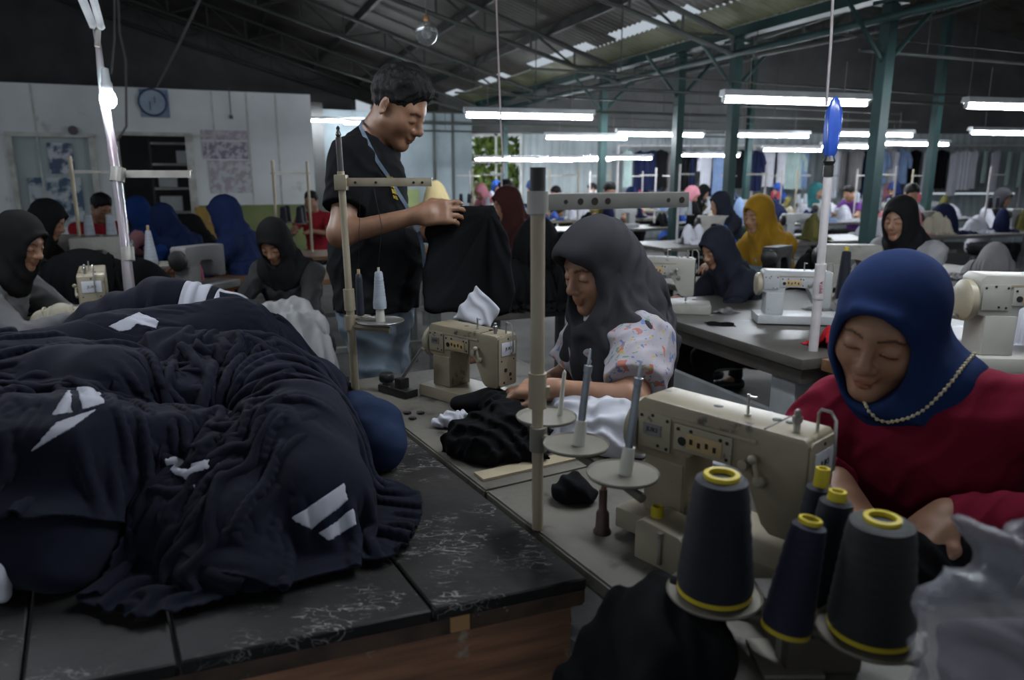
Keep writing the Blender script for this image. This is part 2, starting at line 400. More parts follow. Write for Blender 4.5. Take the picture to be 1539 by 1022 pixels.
# inside the office: shelf unit seen through the doorway, back wall
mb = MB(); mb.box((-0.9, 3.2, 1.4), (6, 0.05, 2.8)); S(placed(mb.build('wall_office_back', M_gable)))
t = empty('shelving_unit', room(-0.35, WD + 0.75), AZ, 'grey shelving unit with boxes seen through the office doorway', 'shelf')
mb = MB()
for x in (-0.42, 0.42):
    for y in (-0.16, 0.16): mb.box((x, y, 1.0), (0.03, 0.03, 2.0))
mb.build('upright', M_truss, t)
for z in (0.9, 1.25, 1.6, 1.9):
    mb = MB(); mb.box((0, 0, z), (0.86, 0.34, 0.03)); mb.build('shelf_board', M_frame, t)
for (x, z, w, h) in ((-0.2, 0.92, 0.3, 0.22), (0.2, 1.27, 0.28, 0.2), (-0.22, 1.27, 0.25, 0.16), (0.1, 1.62, 0.35, 0.18)):
    mb = MB(); mb.box((x, 0, z + h / 2), (w, 0.26, h), bev=0.01); o = mb.build('storage_box', M_white)
    o.location = room(-0.35, WD + 0.75); o.rotation_euler = (0, 0, AZ)
    tag(o, {(-0.2): 'white box on the lowest visible shelf of the office shelving', 0.2: 'white box on the right of the middle office shelf', (-0.22): 'smaller white box on the left of the middle office shelf', 0.1: 'wide flat white box on the top office shelf'}[x], 'box')
# gable and far walls
mb = MB()
pts = [(-9, 0), (3.4, 0), (3.4, roof_z(3.4))] + [(-9, roof_z(-9))]
mb.prism(pts, 0, 0.08); o = mb.build('wall_gable', M_gable); o.location = room(0, 18.4); o.rotation_euler = (0, 0, AZ); S(o)
for s in (-4.2, -6.6):
    mb = MB(); mb.box((0, 0, 2.6), (0.3, 0.3, 5.2)); c = mb.build('column', M_truss); c.location = room(s, 13.2); c.rotation_euler = (0, 0, AZ); S(c)
mb = MB(); mb.prism([(-9, 2.4), (-4.3, 2.4), (-4.3, roof_z(-4.3) - .1), (-9, roof_z(-9))], 0, 0.06); o = mb.build('wall_gable_left', mat('grey_sheet', (.26, .26, .26), (.18, .18, .18), scale=2, rough=.6, stretch=(6, 6, .3))); o.location = room(0, 13.4); o.rotation_euler = (0, 0, AZ); S(o)
mb = MB(); mb.box((0, 0, 1.35), (3.1, 0.12, 2.7)); o = mb.build('wall_bluegrey', M_blue); o.location = room(3.62, 15.1); o.rotation_euler = (0, 0, AZ); S(o)
mb = MB(); mb.box((0, -0.07, 0.55), (1.9, 0.02, 1.1)); mb.box((0.2, -0.075, 1.13), (1.5, 0.03, 0.1)); o = mb.build('trim_olive_board', M_olive); o.location = room(3.05, 15.1); o.rotation_euler = (0, 0, AZ); S(o)
for s in (4.35, 4.75):
    mb = MB(); mb.cyl((0, -0.09, 0), (0, -0.09, 2.7), 0.025, 6); o = mb.build('trim_pipe', M_truss); o.location = room(s, 15.1); o.rotation_euler = (0, 0, AZ); S(o)
# long far wall (across the view, 16.6 m away): corrugated, window openings at its left end, vent slot
def corr_wall(name, x0, x1, z0, z1, y, m, wl=0.16, amp=0.016):
    n = int((x1 - x0) / (wl / 4)); vs = []; fs = []
    for i in range(n + 1):
        x = x0 + (x1 - x0) * i / n; w = amp * math.sin(2 * math.pi * x / wl)
        for z in (z0, z1): vs.append((x, y + w, z))
    for i in range(n): fs.append((2 * i, 2 * i + 2, 2 * i + 3, 2 * i + 1))
    me = bpy.data.meshes.new(name); me.from_pydata(vs, [], fs); me.update(); return S(link(name, me, m, smooth=True))
FY = 16.6
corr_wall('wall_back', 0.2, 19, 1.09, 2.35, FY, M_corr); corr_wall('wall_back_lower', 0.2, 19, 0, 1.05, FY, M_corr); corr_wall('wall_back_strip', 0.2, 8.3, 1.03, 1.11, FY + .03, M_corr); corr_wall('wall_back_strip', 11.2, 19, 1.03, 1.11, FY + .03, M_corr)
def top_wall(x):
    s_ = B.x * x + B.y * FY; return (roof_z(s_) if s_ < 13 else roof_z(13) - SL * (s_ - 13)) - .03
n_ = 200; vs_ = []; fs_ = []
for i in range(n_ + 1):
    x_ = -1.6 + 18.6 * i / n_; w_2 = .016 * (1 if i % 2 else -1)
    vs_ += [(x_, FY + w_2, 2.35), (x_, FY + w_2, max(2.4, top_wall(x_)))]
for i in range(n_): fs_.append((2 * i, 2 * i + 2, 2 * i + 3, 2 * i + 1))
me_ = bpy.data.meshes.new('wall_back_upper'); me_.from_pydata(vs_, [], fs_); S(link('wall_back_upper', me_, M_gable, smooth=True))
mb = MB(); mb.box((-0.7, FY, 0.5), (1.8, 0.1, 1.0)); S(mb.build('wall_back_sill', M_blue))
mb = MB()
for x in (-1.55, -0.95, -0.35, 0.2): mb.box((x, FY, 1.65), (0.05, 0.08, 1.4))
for z in (1.0, 1.75, 2.33): mb.box((-0.7, FY, z), (1.8, 0.08, 0.05))
S(mb.build('window_2', M_frame))
# greenery outside those windows
M_leaf = mat('leaves', (0.26, 0.36, 0.08), (0.10, 0.17, 0.04), scale=5, rough=0.6)
mb = MB(); rr = random.Random(3)
for i in range(1500):
    c = Vector((-1.75 + rr.random() * 1.9, FY + .35 + rr.random() * .6, rr.random() * 2.3)); a = Vector((rr.gauss(0, 1), rr.gauss(0, 1), rr.gauss(0, 1))).normalized() * (.09 + .09 * rr.random()); b = a.orthogonal().normalized() * .06
    mb._add([c - a, c + b, c + a, c - b], [(0, 1, 2, 3)])
o = mb.build('hedge', M_leaf); tag(o, 'green hedge growing outside the far window', 'hedge', kind='stuff')
# ================================================================== LAMPS
M_tube = mat('tube_glow', (0.9, 0.95, 1), emit=(0.86, 0.93, 1.0), strength=78.0)
M_bulb = mat('bulb_glow', (0.9, 0.95, 1), emit=(0.88, 0.94, 1.0), strength=130.0)
M_housing = mat('lamp_housing', (0.50, 0.52, 0.54), (0.36, 0.37, 0.38), scale=5, rough=0.45)
M_cable = mat('cable', (0.16, 0.14, 0.14), rough=0.6)
def make_lamp():
    t = empty('fluorescent_lamp')
    mb = MB(); mb.prism([(-0.045, 0.03), (0.045, 0.03), (0.032, 0.075), (-0.032, 0.075)], -0.62, 0.62); mb.build('housing', M_housing, t)
    for s in (-1, 1):
        mb = MB(); mb.box((0, s * 0.605, 0.012), (0.03, 0.02, 0.05), bev=0.004); mb.build('lamp_holder', M_housing, t)
    mb = MB(); mb.cyl((0, -0.595, 0), (0, 0.595, 0), 0.0135, 12); mb.build('tube', M_tube, t)
    for s in (-1, 1):
        mb = MB(); mb.cyl((0, s * 0.4, 0.075), (0, s * 0.4, 0.30), 0.004, 5); mb.build('hanger', M_cable, t)
    return t
lampP = make_lamp(); lamp_used = False
def lamp(u, v, z=1.95, yaw=None, label=None, group=None, d=None, loc=None):
    global lamp_used
    o = lampP if not lamp_used else copy_tree(lampP); lamp_used = True
    p = loc if loc is not None else (atd(u, v, d) if d else atz(u, v, z))
    o.location = p; o.rotation_euler = (0, 0, (yaw if yaw is not None else R(-90 + 14)))
    tag(o, label, 'lamp', group or 'fluorescent lamps over the sewing rows'); return o
lamp(1198, 154, label='large fluorescent lamp with two end sockets behind the blue wrapped pole')
lamp(1545, 163, label='fluorescent lamp cut by the right picture edge, larger of the two there')
lamp(797, 176, label='fluorescent lamp nearest the head of the standing man')
lamp(882, 208, label='fluorescent lamp second to the right from the standing man, its end under another lamp')
lamp(993, 203, label='fluorescent lamp above the spread out arm of the wide white thread stand')
lamp(1155, 204.5, label='fluorescent lamp just left of the blue wrap, above a lower shorter one')
lamp(1312, 203, label='fluorescent lamp just right of the blue wrapped pole')
lamp(1191, 226, z=1.9, label='lower fluorescent lamp left of the blue wrapped pole, above the yellow headscarf')
lamp(1283, 221, z=1.9, label='fluorescent lamp below another one right of the blue wrapped pole')
lamp(1375, 217, z=1.9, label='tilted far fluorescent lamp in front of the green column')
lamp(1518, 201, label='far fluorescent lamp at the right picture edge, the smaller one')
for (u, v, lb) in ((762, 240, 'tiny far fluorescent lamp beside the far window'), (815, 241, 'tiny far fluorescent lamp, second from the far window'), (872, 240, 'tiny far fluorescent lamp, third from the far window'),
                   (934, 238, 'tiny far fluorescent lamp, fourth from the far window'), (1067, 234, 'tiny far fluorescent lamp left of the lower lamp above the yellow headscarf'),
                   (497, 182, 'far fluorescent lamp seen beside the corner of the white office wall'), (567, 186, 'far fluorescent lamp seen behind the neck of the standing man')):
    lamp(u, v, d=13.6, label=lb)
for i, (x, y, z, yw) in enumerate(((0.55, 1.75, 2.25, R(32)), (1.75, 2.1, 2.2, R(-70)), (-1.7, 2.3, 2.3, R(28)))):  # unseen lamps added above the frame to light the foreground from the top
    lamp(0, 0, loc=Vector((x, y, z)), yaw=yw, label='added unseen fluorescent lamp lighting the nearest tables', group='added unseen fluorescent lamps over the nearest tables')
# transparent globe hanging below the roof
t = empty('pendant_globe', atd(641, 50, 4.6), 0, 'clear glass globe lamp hanging high behind the standing man', 'lamp')
M_clear = mat('clear_glass', (0.9, 0.92, 0.92), rough=0.08, trans=0.9, spec=0.6)
mb = MB(); mb.sphere((0, 0, 0), 0.072, seg=20); mb.build('globe', M_clear, t)
mb = MB(); mb.lathe([(0.02, 0.066), (0.022, 0.085), (0.012, 0.11), (0.0, 0.112)], 12); mb.build('cap', mat('brass', (0.45, 0.25, 0.12), rough=0.4, metal=0.7), t)
mb = MB(); mb.sphere((0, 0, 0.0), 0.022, seg=10); mb.build('bulb', M_housing, t)
mb = MB(); mb.cyl((0, 0, 0.11), (0, 0, 1.9), 0.004, 5); mb.build('cord', M_cable, t)
# loose hanging wires
def wire(pts, r, label, name='hanging_wire'):
    mb = MB(); mb.tube(pts, r, 6); return tag(mb.build(name, M_cable), label, 'wire')
M_wire2 = mat('pink_wire', (0.35, 0.28, 0.28), rough=0.5)
o = wire([atd(744, -60, 3.4), atd(748, 60, 3.4), atd(753, 190, 3.4), atd(757, 262, 3.4)], 0.0045, 'pale vertical wire hanging to the right of the standing man'); recolor(o, M_wire2)
wire([atd(1254, -60, 2.64), atd(1249, 60, 2.64), atd(1242, 158, 2.64)], 0.005, 'wire running up from the blue wrapped pole to the roof')
wire([atd(312, -40, 9.6), atd(300, 0, 9.7), atd(272, 60, 10.1), atd(236, 132, 10.7)], 0.018, 'slanting grey cable running down to the wall clock')
wire([atd(172, -30, 6), atd(172, 60, 6), atd(167, 112, 6)], 0.008, 'short thin cable hanging beside the glowing bulb')
wire([atd(176, -30, 8), atd(180, 50, 8), atd(189, 90, 8), atd(190, 190, 8), atd(176, 212, 8)], 0.012, 'longer black cable hanging right of the glowing bulb')
# ================================================================== OFFICE WALL ITEMS
def on_wall(o, s, z, dd=-0.06): o.location = room(s, WD + dd, z); o.rotation_euler = (0, 0, AZ); return o
t = on_wall(empty('wall_clock', label='round blue rimmed clock on a square backing on the white office wall', cat='clock'), -0.63, 2.41)
mb = MB(); mb.box((0.02, -0.01, -0.01), (0.36, 0.02, 0.37)); mb.build('backing', mat('clock_back', (0.12, 0.17, 0.33), (0.3, 0.36, 0.45), scale=3), t)
Mx = Matrix.Rotation(R(90), 4, 'X')
mb = MB(); mb.lathe([(0.0, 0.02), (0.165, 0.02), (0.18, 0.03), (0.185, 0.055), (0.17, 0.06), (0.16, 0.045), (0.0, 0.045)], 32, Mx); mb.build('rim', mat('clock_rim', (0.05, 0.07, 0.15), rough=0.4), t)
mb = MB(); mb.lathe([(0, 0.046), (0.158, 0.046), (0.158, 0.048), (0, 0.048)], 32, Mx); mb.build('dial', mat('clock_dial', (0.35, 0.43, 0.52), (0.28, 0.35, 0.45), scale=8), t)
for (a, l) in ((40, 0.085), (215, 0.12)):
    mb = MB(); mb.box((math.sin(R(a)) * l / 2, -0.052, math.cos(R(a)) * l / 2), (0.012, 0.004, l), None); mb.build('hand', M_cable, t)
def paper(name, s, z, w, h, c1, c2, label, sc=9, dd=-0.066, ct=(0.45, 0.55)):
    mb = MB(); mb.box((0, 0, 0), (w, 0.006, h)); m = mat('paper_' + str(len(MATS)), c1, c2, scale=sc, rough=0.8, contrast=ct, detail=5)
    return tag(on_wall(mb.build(name, m), s, z, dd), label, 'poster')
paper('poster', -1.81, 1.66, 0.29, 0.40, (0.6, 0.6, 0.66), (0.1, 0.12, 0.2), 'poster with dark emblems on the office window pane', 7, -0.03)
paper('poster', -1.92, 1.12, 0.62, 0.58, (0.55, 0.6, 0.62), (0.08, 0.13, 0.2), 'cluttered lower pinboard sheet of pictures on the office window pane', 5, -0.03)
paper('notice_sheet', 0.25, 2.0, 0.62, 0.13, (0.55, 0.5, 0.54), (0.4, 0.34, 0.4), 'pinkish header strip at the top of the office wall chart', 12)
paper('wall_calendar', 0.25, 1.79, 0.60, 0.24, (0.52, 0.5, 0.54), (0.25, 0.22, 0.28), 'upper calendar sheet with dark rows on the office wall', 14)
paper('wall_calendar', 0.29, 1.42, 0.56, 0.46, (0.56, 0.58, 0.6), (0.42, 0.36, 0.4), 'lower large pale calendar sheet on the office wall', 11)
mb = MB(); mb.sphere((0, 0, 0), 0.06, seg=12); mb.cyl((0, 0.06, 0), (0, -0.07, -0.01), 0.045, 12); o = on_wall(mb.build('speaker', M_cable), -1.62, 2.02, -0.1); tag(o, 'small black round horn speaker above the office window', 'speaker')
mb = MB(); mb.box((0, 0, 0), (0.05, 0.05, 0.05), bev=0.01); mb.cyl((0, 0.0, 0.02), (0, 0.0, 0.4), 0.006, 5); o = on_wall(mb.build('pull_switch', M_cable), 0.36, 2.25, -0.08); tag(o, 'dark pull switch on a cord high on the white office wall', 'switch')
mb = MB(); mb.box((0, 0, 0), (0.52, 0.03, 0.9), bev=0.005); o = on_wall(mb.build('leaning_board', mat('ochre', (0.42, 0.26, 0.06), rough=0.7)), 0.04, 0.55, -0.12); tag(o, 'ochre board standing against the foot of the office wall', 'board')
# yellow cloth awning / sack behind the man
# ================================================================== FOREGROUND FURNITURE
def black_top(name='black_board'):
    m = bpy.data.materials.new(name); m.use_nodes = True; nt = m.node_tree; L = nt.links.new; bs = nt.nodes['Principled BSDF']
    tc = nt.nodes.new('ShaderNodeTexCoord')
    def noise(sc, det=3, vec=None, dist=0.0, rough=0.5):
        n = nd(nt, 'ShaderNodeTexNoise'); n.inputs['Scale'].default_value = sc; n.inputs['Detail'].default_value = det; n.inputs['Distortion'].default_value = dist; n.inputs['Roughness'].default_value = rough
        L(vec or tc.outputs['Object'], n.inputs['Vector']); return n.outputs['Fac']
    def mth(op, a, b=None):
        n = nd(nt, 'ShaderNodeMath', operation=op)
        for i, x in enumerate((a, b)):
            if x is None: continue
            if isinstance(x, (int, float)): n.inputs[i].default_value = x
            else: L(x, n.inputs[i])
        return n.outputs[0]
    def rng(x, a, b):
        n = nd(nt, 'ShaderNodeMapRange'); n.inputs['From Min'].default_value = a; n.inputs['From Max'].default_value = b; L(x, n.inputs['Value']); return n.outputs['Result']
    mp = nd(nt, 'ShaderNodeMapping'); mp.inputs['Rotation'].default_value = (0, 0, R(-24)); mp.inputs['Scale'].default_value = (0.55, 1.5, 1); L(tc.outputs['Object'], mp.inputs['Vector'])
    # chalky scribbles: contour lines of a stretched noise, inside blotchy patches
    n1 = noise(26, 2.0, mp.outputs['Vector'], 0.6); ln1 = rng(mth('ABSOLUTE', mth('SUBTRACT', n1, 0.52)), 0.013, 0.004)
    n2 = noise(48, 2.0, mp.outputs['Vector'], 0.3); ln2 = rng(mth('ABSOLUTE', mth('SUBTRACT', n2, 0.5)), 0.016, 0.006)
    gate = rng(noise(3.4, 3), 0.46, 0.56); gate2 = rng(noise(16, 2), 0.47, 0.56)
    scr = mth('MULTIPLY', mth('MAXIMUM', ln1, mth('MULTIPLY', ln2, 0.8)), mth('MULTIPLY', gate, gate2))
    fl = mth('MULTIPLY', rng(noise(95, 2, mp.outputs['Vector']), 0.70, 0.74), gate)
    w = mth('MINIMUM', mth('ADD', scr, mth('MULTIPLY', fl, 0.7)), 1.0)
    base = nd(nt, 'ShaderNodeMix', data_type='RGBA'); base.inputs['A'].default_value = (0.007, 0.0065, 0.0065, 1); base.inputs['B'].default_value = (0.020, 0.0175, 0.0155, 1)
    L(rng(noise(7, 6), 0.4, 0.65), base.inputs['Factor'])
    mx = nd(nt, 'ShaderNodeMix', data_type='RGBA'); mx.inputs['B'].default_value = (0.30, 0.285, 0.27, 1); L(base.outputs['Result'], mx.inputs['A']); L(mth('MULTIPLY', w, 0.8), mx.inputs['Factor'])
    L(mx.outputs['Result'], bs.inputs['Base Color'])
    L(rng(noise(5, 4), 0.2, 0.8), bs.inputs['Roughness']); bs.inputs['Specular IOR Level'].default_value = 0.35
    rr = nd(nt, 'ShaderNodeMapRange'); rr.inputs['To Min'].default_value = 0.5; rr.inputs['To Max'].default_value = 0.75; L(noise(5, 4), rr.inputs['Value']); L(rr.outputs['Result'], bs.inputs['Roughness'])
    bp = nd(nt, 'ShaderNodeBump'); bp.inputs['Strength'].default_value = 0.25; bp.inputs['Distance'].default_value = 0.003; L(noise(60, 5), bp.inputs['Height']); L(bp.outputs['Normal'], bs.inputs['Normal'])
    return m
M_black = black_top()
M_oldwood = mat('old_wood', (0.34, 0.165, 0.095), (0.17, 0.085, 0.052), scale=5, stretch=(1, 1, 9), rough=0.65, bump=0.15, grime=((0.34, 0.27, 0.21), 9, 0.62, 0.06))
M_edge = mat('worn_edge', (0.10, 0.06, 0.04), (0.03, 0.022, 0.018), scale=14, rough=0.6, grime=((0.38, 0.33, 0.28), 18, 0.62, 0.05))
TZ = 0.76
Cn = Vector((0.126, 1.089, 0)); eL = Vector((-0.497, 0.868, 0)).normalized(); eF = Vector((-0.937, -0.350, 0)).normalized(); eP = Vector((0.868, 0.497, 0)).normalized()
tbl = empty('work_table', (0, 0, 0), 0, 'long black topped wooden table under the heap of navy garments', 'table')
def quad_slab(mb, p, a, b, la, lb, z0, z1, M=None):
    c = [p, p + a * la, p + a * la + b * lb, p + b * lb]
    vs = [Vector((q.x, q.y, z0)) for q in c] + [Vector((q.x, q.y, z1)) for q in c]
    mb._add(vs, [(3, 2, 1, 0), (4, 5, 6, 7), (0, 1, 5, 4), (1, 2, 6, 5), (2, 3, 7, 6), (3, 0, 4, 7)])
TL = 2.15
x = 0.0
for w in (0.262, 0.355, 0.185, 0.36, 0.40, 0.4):
    mb = MB(); quad_slab(mb, Cn + eF * (x + 0.0025), eF, eL, w - 0.005, TL, TZ - 0.022, TZ)
    bmesh.ops.bevel(mb.bm, geom=[e for e in mb.bm.edges], offset=0.003, segments=1, affect='EDGES')
    mb.build('tabletop_board', M_black, tbl); x += w
TW = x
mb = MB(); quad_slab(mb, Cn + eF * 0.004 + eL * 0.004, eF, eL, TW - 0.01, 0.022, TZ - 0.05, TZ - 0.023); quad_slab(mb, Cn + eF * 0.004 + eL * 0.03, eF, eL, 0.022, TL - 0.04, TZ - 0.05, TZ - 0.023)
mb.build('edge_strip', M_edge, tbl)
mb = MB(); quad_slab(mb, Cn + eF * 0.02 + eL * 0.018, eF, eL, TW - 0.05, 0.025, TZ - 0.20, TZ - 0.051); mb.build('front_apron', M_oldwood, tbl)
mb = MB(); quad_slab(mb, Cn + eF * 0.02 + eL * 0.05, eF, eL, 0.025, TL - 0.1, TZ - 0.20, TZ - 0.051); mb.build('side_apron', M_oldwood, tbl)
for (a, b) in ((0.05, 0.05), (TW - 0.12, 0.05), (0.05, TL - 0.12), (TW - 0.12, TL - 0.12)):
    mb = MB(); quad_slab(mb, Cn + eF * a + eL * b, eF, eL, 0.07, 0.07, 0, TZ - 0.051); mb.build('leg', M_oldwood, tbl)
mb = MB(); quad_slab(mb, Cn + eF * 0.205 + eL * -0.0008, eF, eL, 0.03, 0.004, TZ - 0.046, TZ - 0.02); mb.build('patch', mat('raw_wood', (0.5, 0.28, 0.12), rough=0.7), tbl)
# ---- two grey sewing tables in a row along the black table
M_greytop = mat('grey_worktop', (0.135, 0.122, 0.10), (0.065, 0.058, 0.048), scale=4.5, rough=0.55, bump=0.08, bscale=60, contrast=(0.3, 0.7), detail=8, grime=((0.022, 0.02, 0.018), 9, 0.57, 0.08))
M_leg = mat('stand_metal', (0.20, 0.21, 0.20), (0.12, 0.12, 0.12), scale=8, rough=0.5, metal=0.3)
def sewing_table(t0, t1, w, label, org=None, a=None, p=None, top=None, edge=None):
    org = org if org is not None else Cn + eP * 0.012; a = a or eL; p = p or eP
    t = empty('sewing_table', org + a * (t0 + t1) / 2 + p * w / 2, 0, label, 'table'); o = -(org + a * (t0 + t1) / 2 + p * w / 2)
    mb = MB(); quad_slab(mb, org + a * (t0 + 0.002) + o, a, p, t1 - t0 - 0.004, w, TZ - 0.035, TZ)
    bmesh.ops.bevel(mb.bm, geom=list(mb.bm.edges), offset=0.004, segments=2, affect='EDGES'); mb.build('tabletop', top or M_greytop, t)
    for (q, s) in ((t0 + .08, .06), (t1 - .12, .06), (t0 + .08, w - .10), (t1 - .12, w - .10)):
        mb = MB(); quad_slab(mb, org + a * q + p * s + o, a, p, 0.045, 0.045, 0, TZ - 0.036); mb.build('leg', edge or M_leg, t)
    mb = MB(); quad_slab(mb, org + a * (t0 + .1) + p * (w / 2) + o, a, p, t1 - t0 - .2, 0.04, 0.18, 0.22)
    mb.build('stretcher', edge or M_leg, t)
    return t
sewing_table(-0.56, 0.386, 0.64, 'grey sewing table carrying the front machine and the big thread cones')
sewing_table(0.386, 1.37, 0.64, 'grey sewing table behind, carrying the machine beside the grey headscarf woman')
mb = MB(); quad_slab(mb, Cn + eL * 0.43 + eP * 0.03, eL, eP, 0.045, 0.30, TZ + 0.0005, TZ + 0.006); tag(mb.build('wood_strip', mat('pale_strip', (0.36, 0.30, 0.20), (0.26, 0.21, 0.14), scale=9, rough=0.6)), 'thin pale wooden strip lying across the grey sewing table', 'strip')
# ---- sewing machine
M_cream = mat('cream_enamel', (0.285, 0.24, 0.165), (0.215, 0.175, 0.115), scale=7, rough=0.38, spec=0.5, grime=((0.05, 0.04, 0.03), 13, 0.60, 0.07))
M_cream2 = mat('cream_clean', (0.315, 0.275, 0.20), (0.25, 0.215, 0.15), scale=6, rough=0.38, spec=0.5, grime=((0.08, 0.06, 0.045), 17, 0.64, 0.06))
M_oil = mat('oily_black', (0.015, 0.014, 0.013), rough=0.4)
M_steel = mat('steel', (0.50, 0.49, 0.46), (0.35, 0.34, 0.32), scale=12, rough=0.32, metal=0.9)
M_label = mat('label_white', (0.62, 0.62, 0.66), (0.5, 0.5, 0.54), scale=7, rough=0.5)
M_plaque = mat('plaque_grey', (0.22, 0.22, 0.22), rough=0.4, metal=0.3)
M_tan = mat('tan_plate', (0.42, 0.30, 0.15), (0.33, 0.23, 0.11), scale=9, rough=0.5)
Rx90 = Matrix.Rotation(R(90), 4, 'X')
def machine_body(x0=-0.30):
    mb = MB()
    pts = [(x0, .115), (x0, .212), (x0 + .012, .225), (.028, .220), (.036, .212), (.036, .045), (.030, .036), (-.020, .036), (-.036, .050), (-.068, .122), (-.084, .136), (-.15, .142), (x0 + .13, .140), (x0 + .112, .130), (x0 + .11, .0), (x0 + .02, 0), (x0 + .02, .110)]
    mb.prism(pts, -.043, .058, bev=.006)
    return mb
def sewing_machine(name, loc, yaw, sc, label, plaque=True, mcol=None, detail=True, plate=None):
    mc = mcol or M_cream; x0 = -0.30
    t = empty(name, loc, yaw, label, 'sewing machine'); t.scale = (sc,) * 3
    mb = machine_body(); mb.prism([(x0 + .022, 0), (x0 + .108, 0), (x0 + .108, .112), (x0 + .022, .112)], -.046, .052, bev=.005)
    mb.build('machine_head', mc, t)
    mb = MB(); mb.box((-.10, .01, -.022), (.44, .178, .043), bev=.006); mb.build('bed', M_cream2 if not mcol else mcol, t)
    if detail:
        for xs in (-.042, -.13):
            mb = MB(); mb.box((xs, .007, .2205), (.003, .094, .003)); mb.build('top_seam', M_oil, t)
        mb = MB(); mb.box((-.17, -.0445, .196), (.235, .003, .006)); mb.build('shoulder_ridge', M_cream2, t)
    # face plate on the needle end
    fp = MB(); fp.prism([(-.039, .05), (-.030, .042), (.040, .042), (.049, .10), (.053, .155), (.053, .208), (.047, .214), (-.033, .214), (-.039, .208)], .036, .041, Matrix.Rotation(R(-90), 4, 'Z') @ Matrix.Scale(-1, 4, (1, 0, 0)), bev=.0015)
    for (y, z, r) in ((.007, .205, .0032), (-.026, .132, .0028), (.036, .132, .0028), (-.006, .098, .0075), (.018, .080, .0065), (-.014, .055, .0045), (.021, .062, .0042)):
        fp.lathe([(r, 0), (r, .0012), (r * .6, .0016), (0, .0012)], 12, Matrix.Translation((.0412, y, z)) @ Matrix.Rotation(R(90), 4, 'Y'), mi=1)
    f = fp.build('face_plate', [plate or M_cream2, M_oil], t)
    mb = MB(); mb.box((.0425, .007, .172), (.002, .070, .046), bev=.0008); mb.build('label_plate', M_label, f)
    text_mesh('lettering', 'JUKI', .0155, M_oil, f, Matrix.Translation((.0440, .007, .172)) @ Matrix.Rotation(R(90), 4, 'Z') @ Matrix.Rotation(R(90), 4, 'X') @ Matrix.Diagonal((1.1, 1, 1, 1)))
    # viewer side: maker's panel, dial plate, lever group
    pn = MB(); pn.box((-.258, -.0455, .163), (.072, .004, .070), bev=.0015)
    for (x, z) in ((-.287, .19), (-.229, .19), (-.229, .135), (-.262, .194), (-.248, .137)): pn.lathe([(.0032, 0), (.0032, .0012), (0, .0016)], 10, Matrix.Translation((x, -.0475, z)) @ Rx90, mi=1)
    pnl = pn.build('maker_panel', [M_cream2 if not mcol else mcol, M_oil], t)
    if plaque:
        mb = MB(); mb.box((-.262, -.0482, .166), (.040, .002, .022)); mb.build('maker_plaque', M_plaque, pnl)
        text_mesh('lettering', 'JUKI', .0125, M_oil, pnl, Matrix.Translation((-.262, -.0494, .166)) @ Rx90 @ Matrix.Diagonal((1.1, 1, 1, 1)))
    pn = MB(); pn.box((-.155, -.0455, .166), (.118, .004, .050), bev=.0015)
    for (x, z) in ((-.205, .182), (-.178, .183), (-.105, .18), (-.105, .149), (-.118, .182)): pn.lathe([(.0034, 0), (.0034, .0012), (0, .0016)], 10, Matrix.Translation((x, -.0475, z)) @ Rx90, mi=1)
    pn.lathe([(.0085, 0), (.0085, .0012), (0, .0016)], 12, Matrix.Translation((-.196, -.0475, .160)) @ Rx90, mi=1)
    pnl = pn.build('arm_cover', [M_cream2 if not mcol else mcol, M_oil], t)
    pn = MB(); pn.box((-.150, -.0482, .163), (.072, .002, .030), bev=.0008)
    for k in range(4): pn.box((-.176 + k * .016, -.0495, .164 - (k % 2) * .003), (.006, .001, .010), mi=1)
    pn.build('rating_plate', [M_tan, M_oil], pnl)
    lv = MB(); lv.sphere((-.052, -.056, .168), .0085); lv.cyl((-.052, -.044, .168), (-.052, -.056, .168), .004)
    lv.cyl((-.052, -.052, .168), (-.040, -.054, .130), .0045); lv.lathe([(.011, 0), (.011, .010), (.007, .014), (0, .014)], 14, Matrix.Translation((-.040, -.043, .130)) @ Rx90); lv.lathe([(.009, 0), (.009, .008), (0, .010)], 14, Matrix.Translation((-.073, -.043, .150)) @ Rx90)
    lv.build('lift_lever', M_cream2 if not mcol else M_steel, t)
    # top fittings
    mb = MB(); mb.lathe([(.006, .219), (.006, .236), (.0085, .238), (.0085, .246), (.0055, .249), (.0055, .256), (.003, .259), (0, .259)], 14, c=(.0, -.012, 0)); mb.build('pressure_screw', M_steel, t)
    mb = MB(); mb.tube([(.022, .018, .218), (.022, .018, .250), (.026, .018, .258), (.042, .018, .257), (.051, .018, .244), (.054, .018, .19), (.054, .018, .16), (.045, .018, .152)], .0028, 8); mb.build('thread_guard', M_steel, t)
    mb = MB(); mb.cyl((-.095, 0, .219), (-.095, 0, .262), .0028, 8); mb.cyl((-.095, 0, .258), (-.080, 0, .258), .0022, 8); mb.cyl((-.095, 0, .219), (-.095, 0, .226), .006); mb.build('thread_post', M_steel, t)
    for (x, y, r) in ((-.16, .012, .011), (-.245, -.005, .014), (-.05, .02, .008), (-.028, .022, .007)):
        mb = MB(); mb.lathe([(r, .2195), (r, .2225), (r * .7, .2235), (0, .2235)], 14, c=(x, y, 0)); mb.build('oil_cap', M_oil if r < .012 else M_steel, t)
    # needle works
    mb = MB(); mb.cyl((.0, -.006, .04), (.0, -.006, .012), .0042); mb.cyl((.0, -.006, .012), (0, -.006, -.004), .0012, 6); mb.box((0, -.006, .016), (.010, .009, .010), bev=.001); mb.build('needle_bar', M_steel, t)
    mb = MB(); mb.cyl((0, .010, .04), (0, .010, .006), .0035); mb.box((.002, -.004, .0025), (.014, .030, .003), bev=.001); mb.build('presser_foot', M_steel, t)
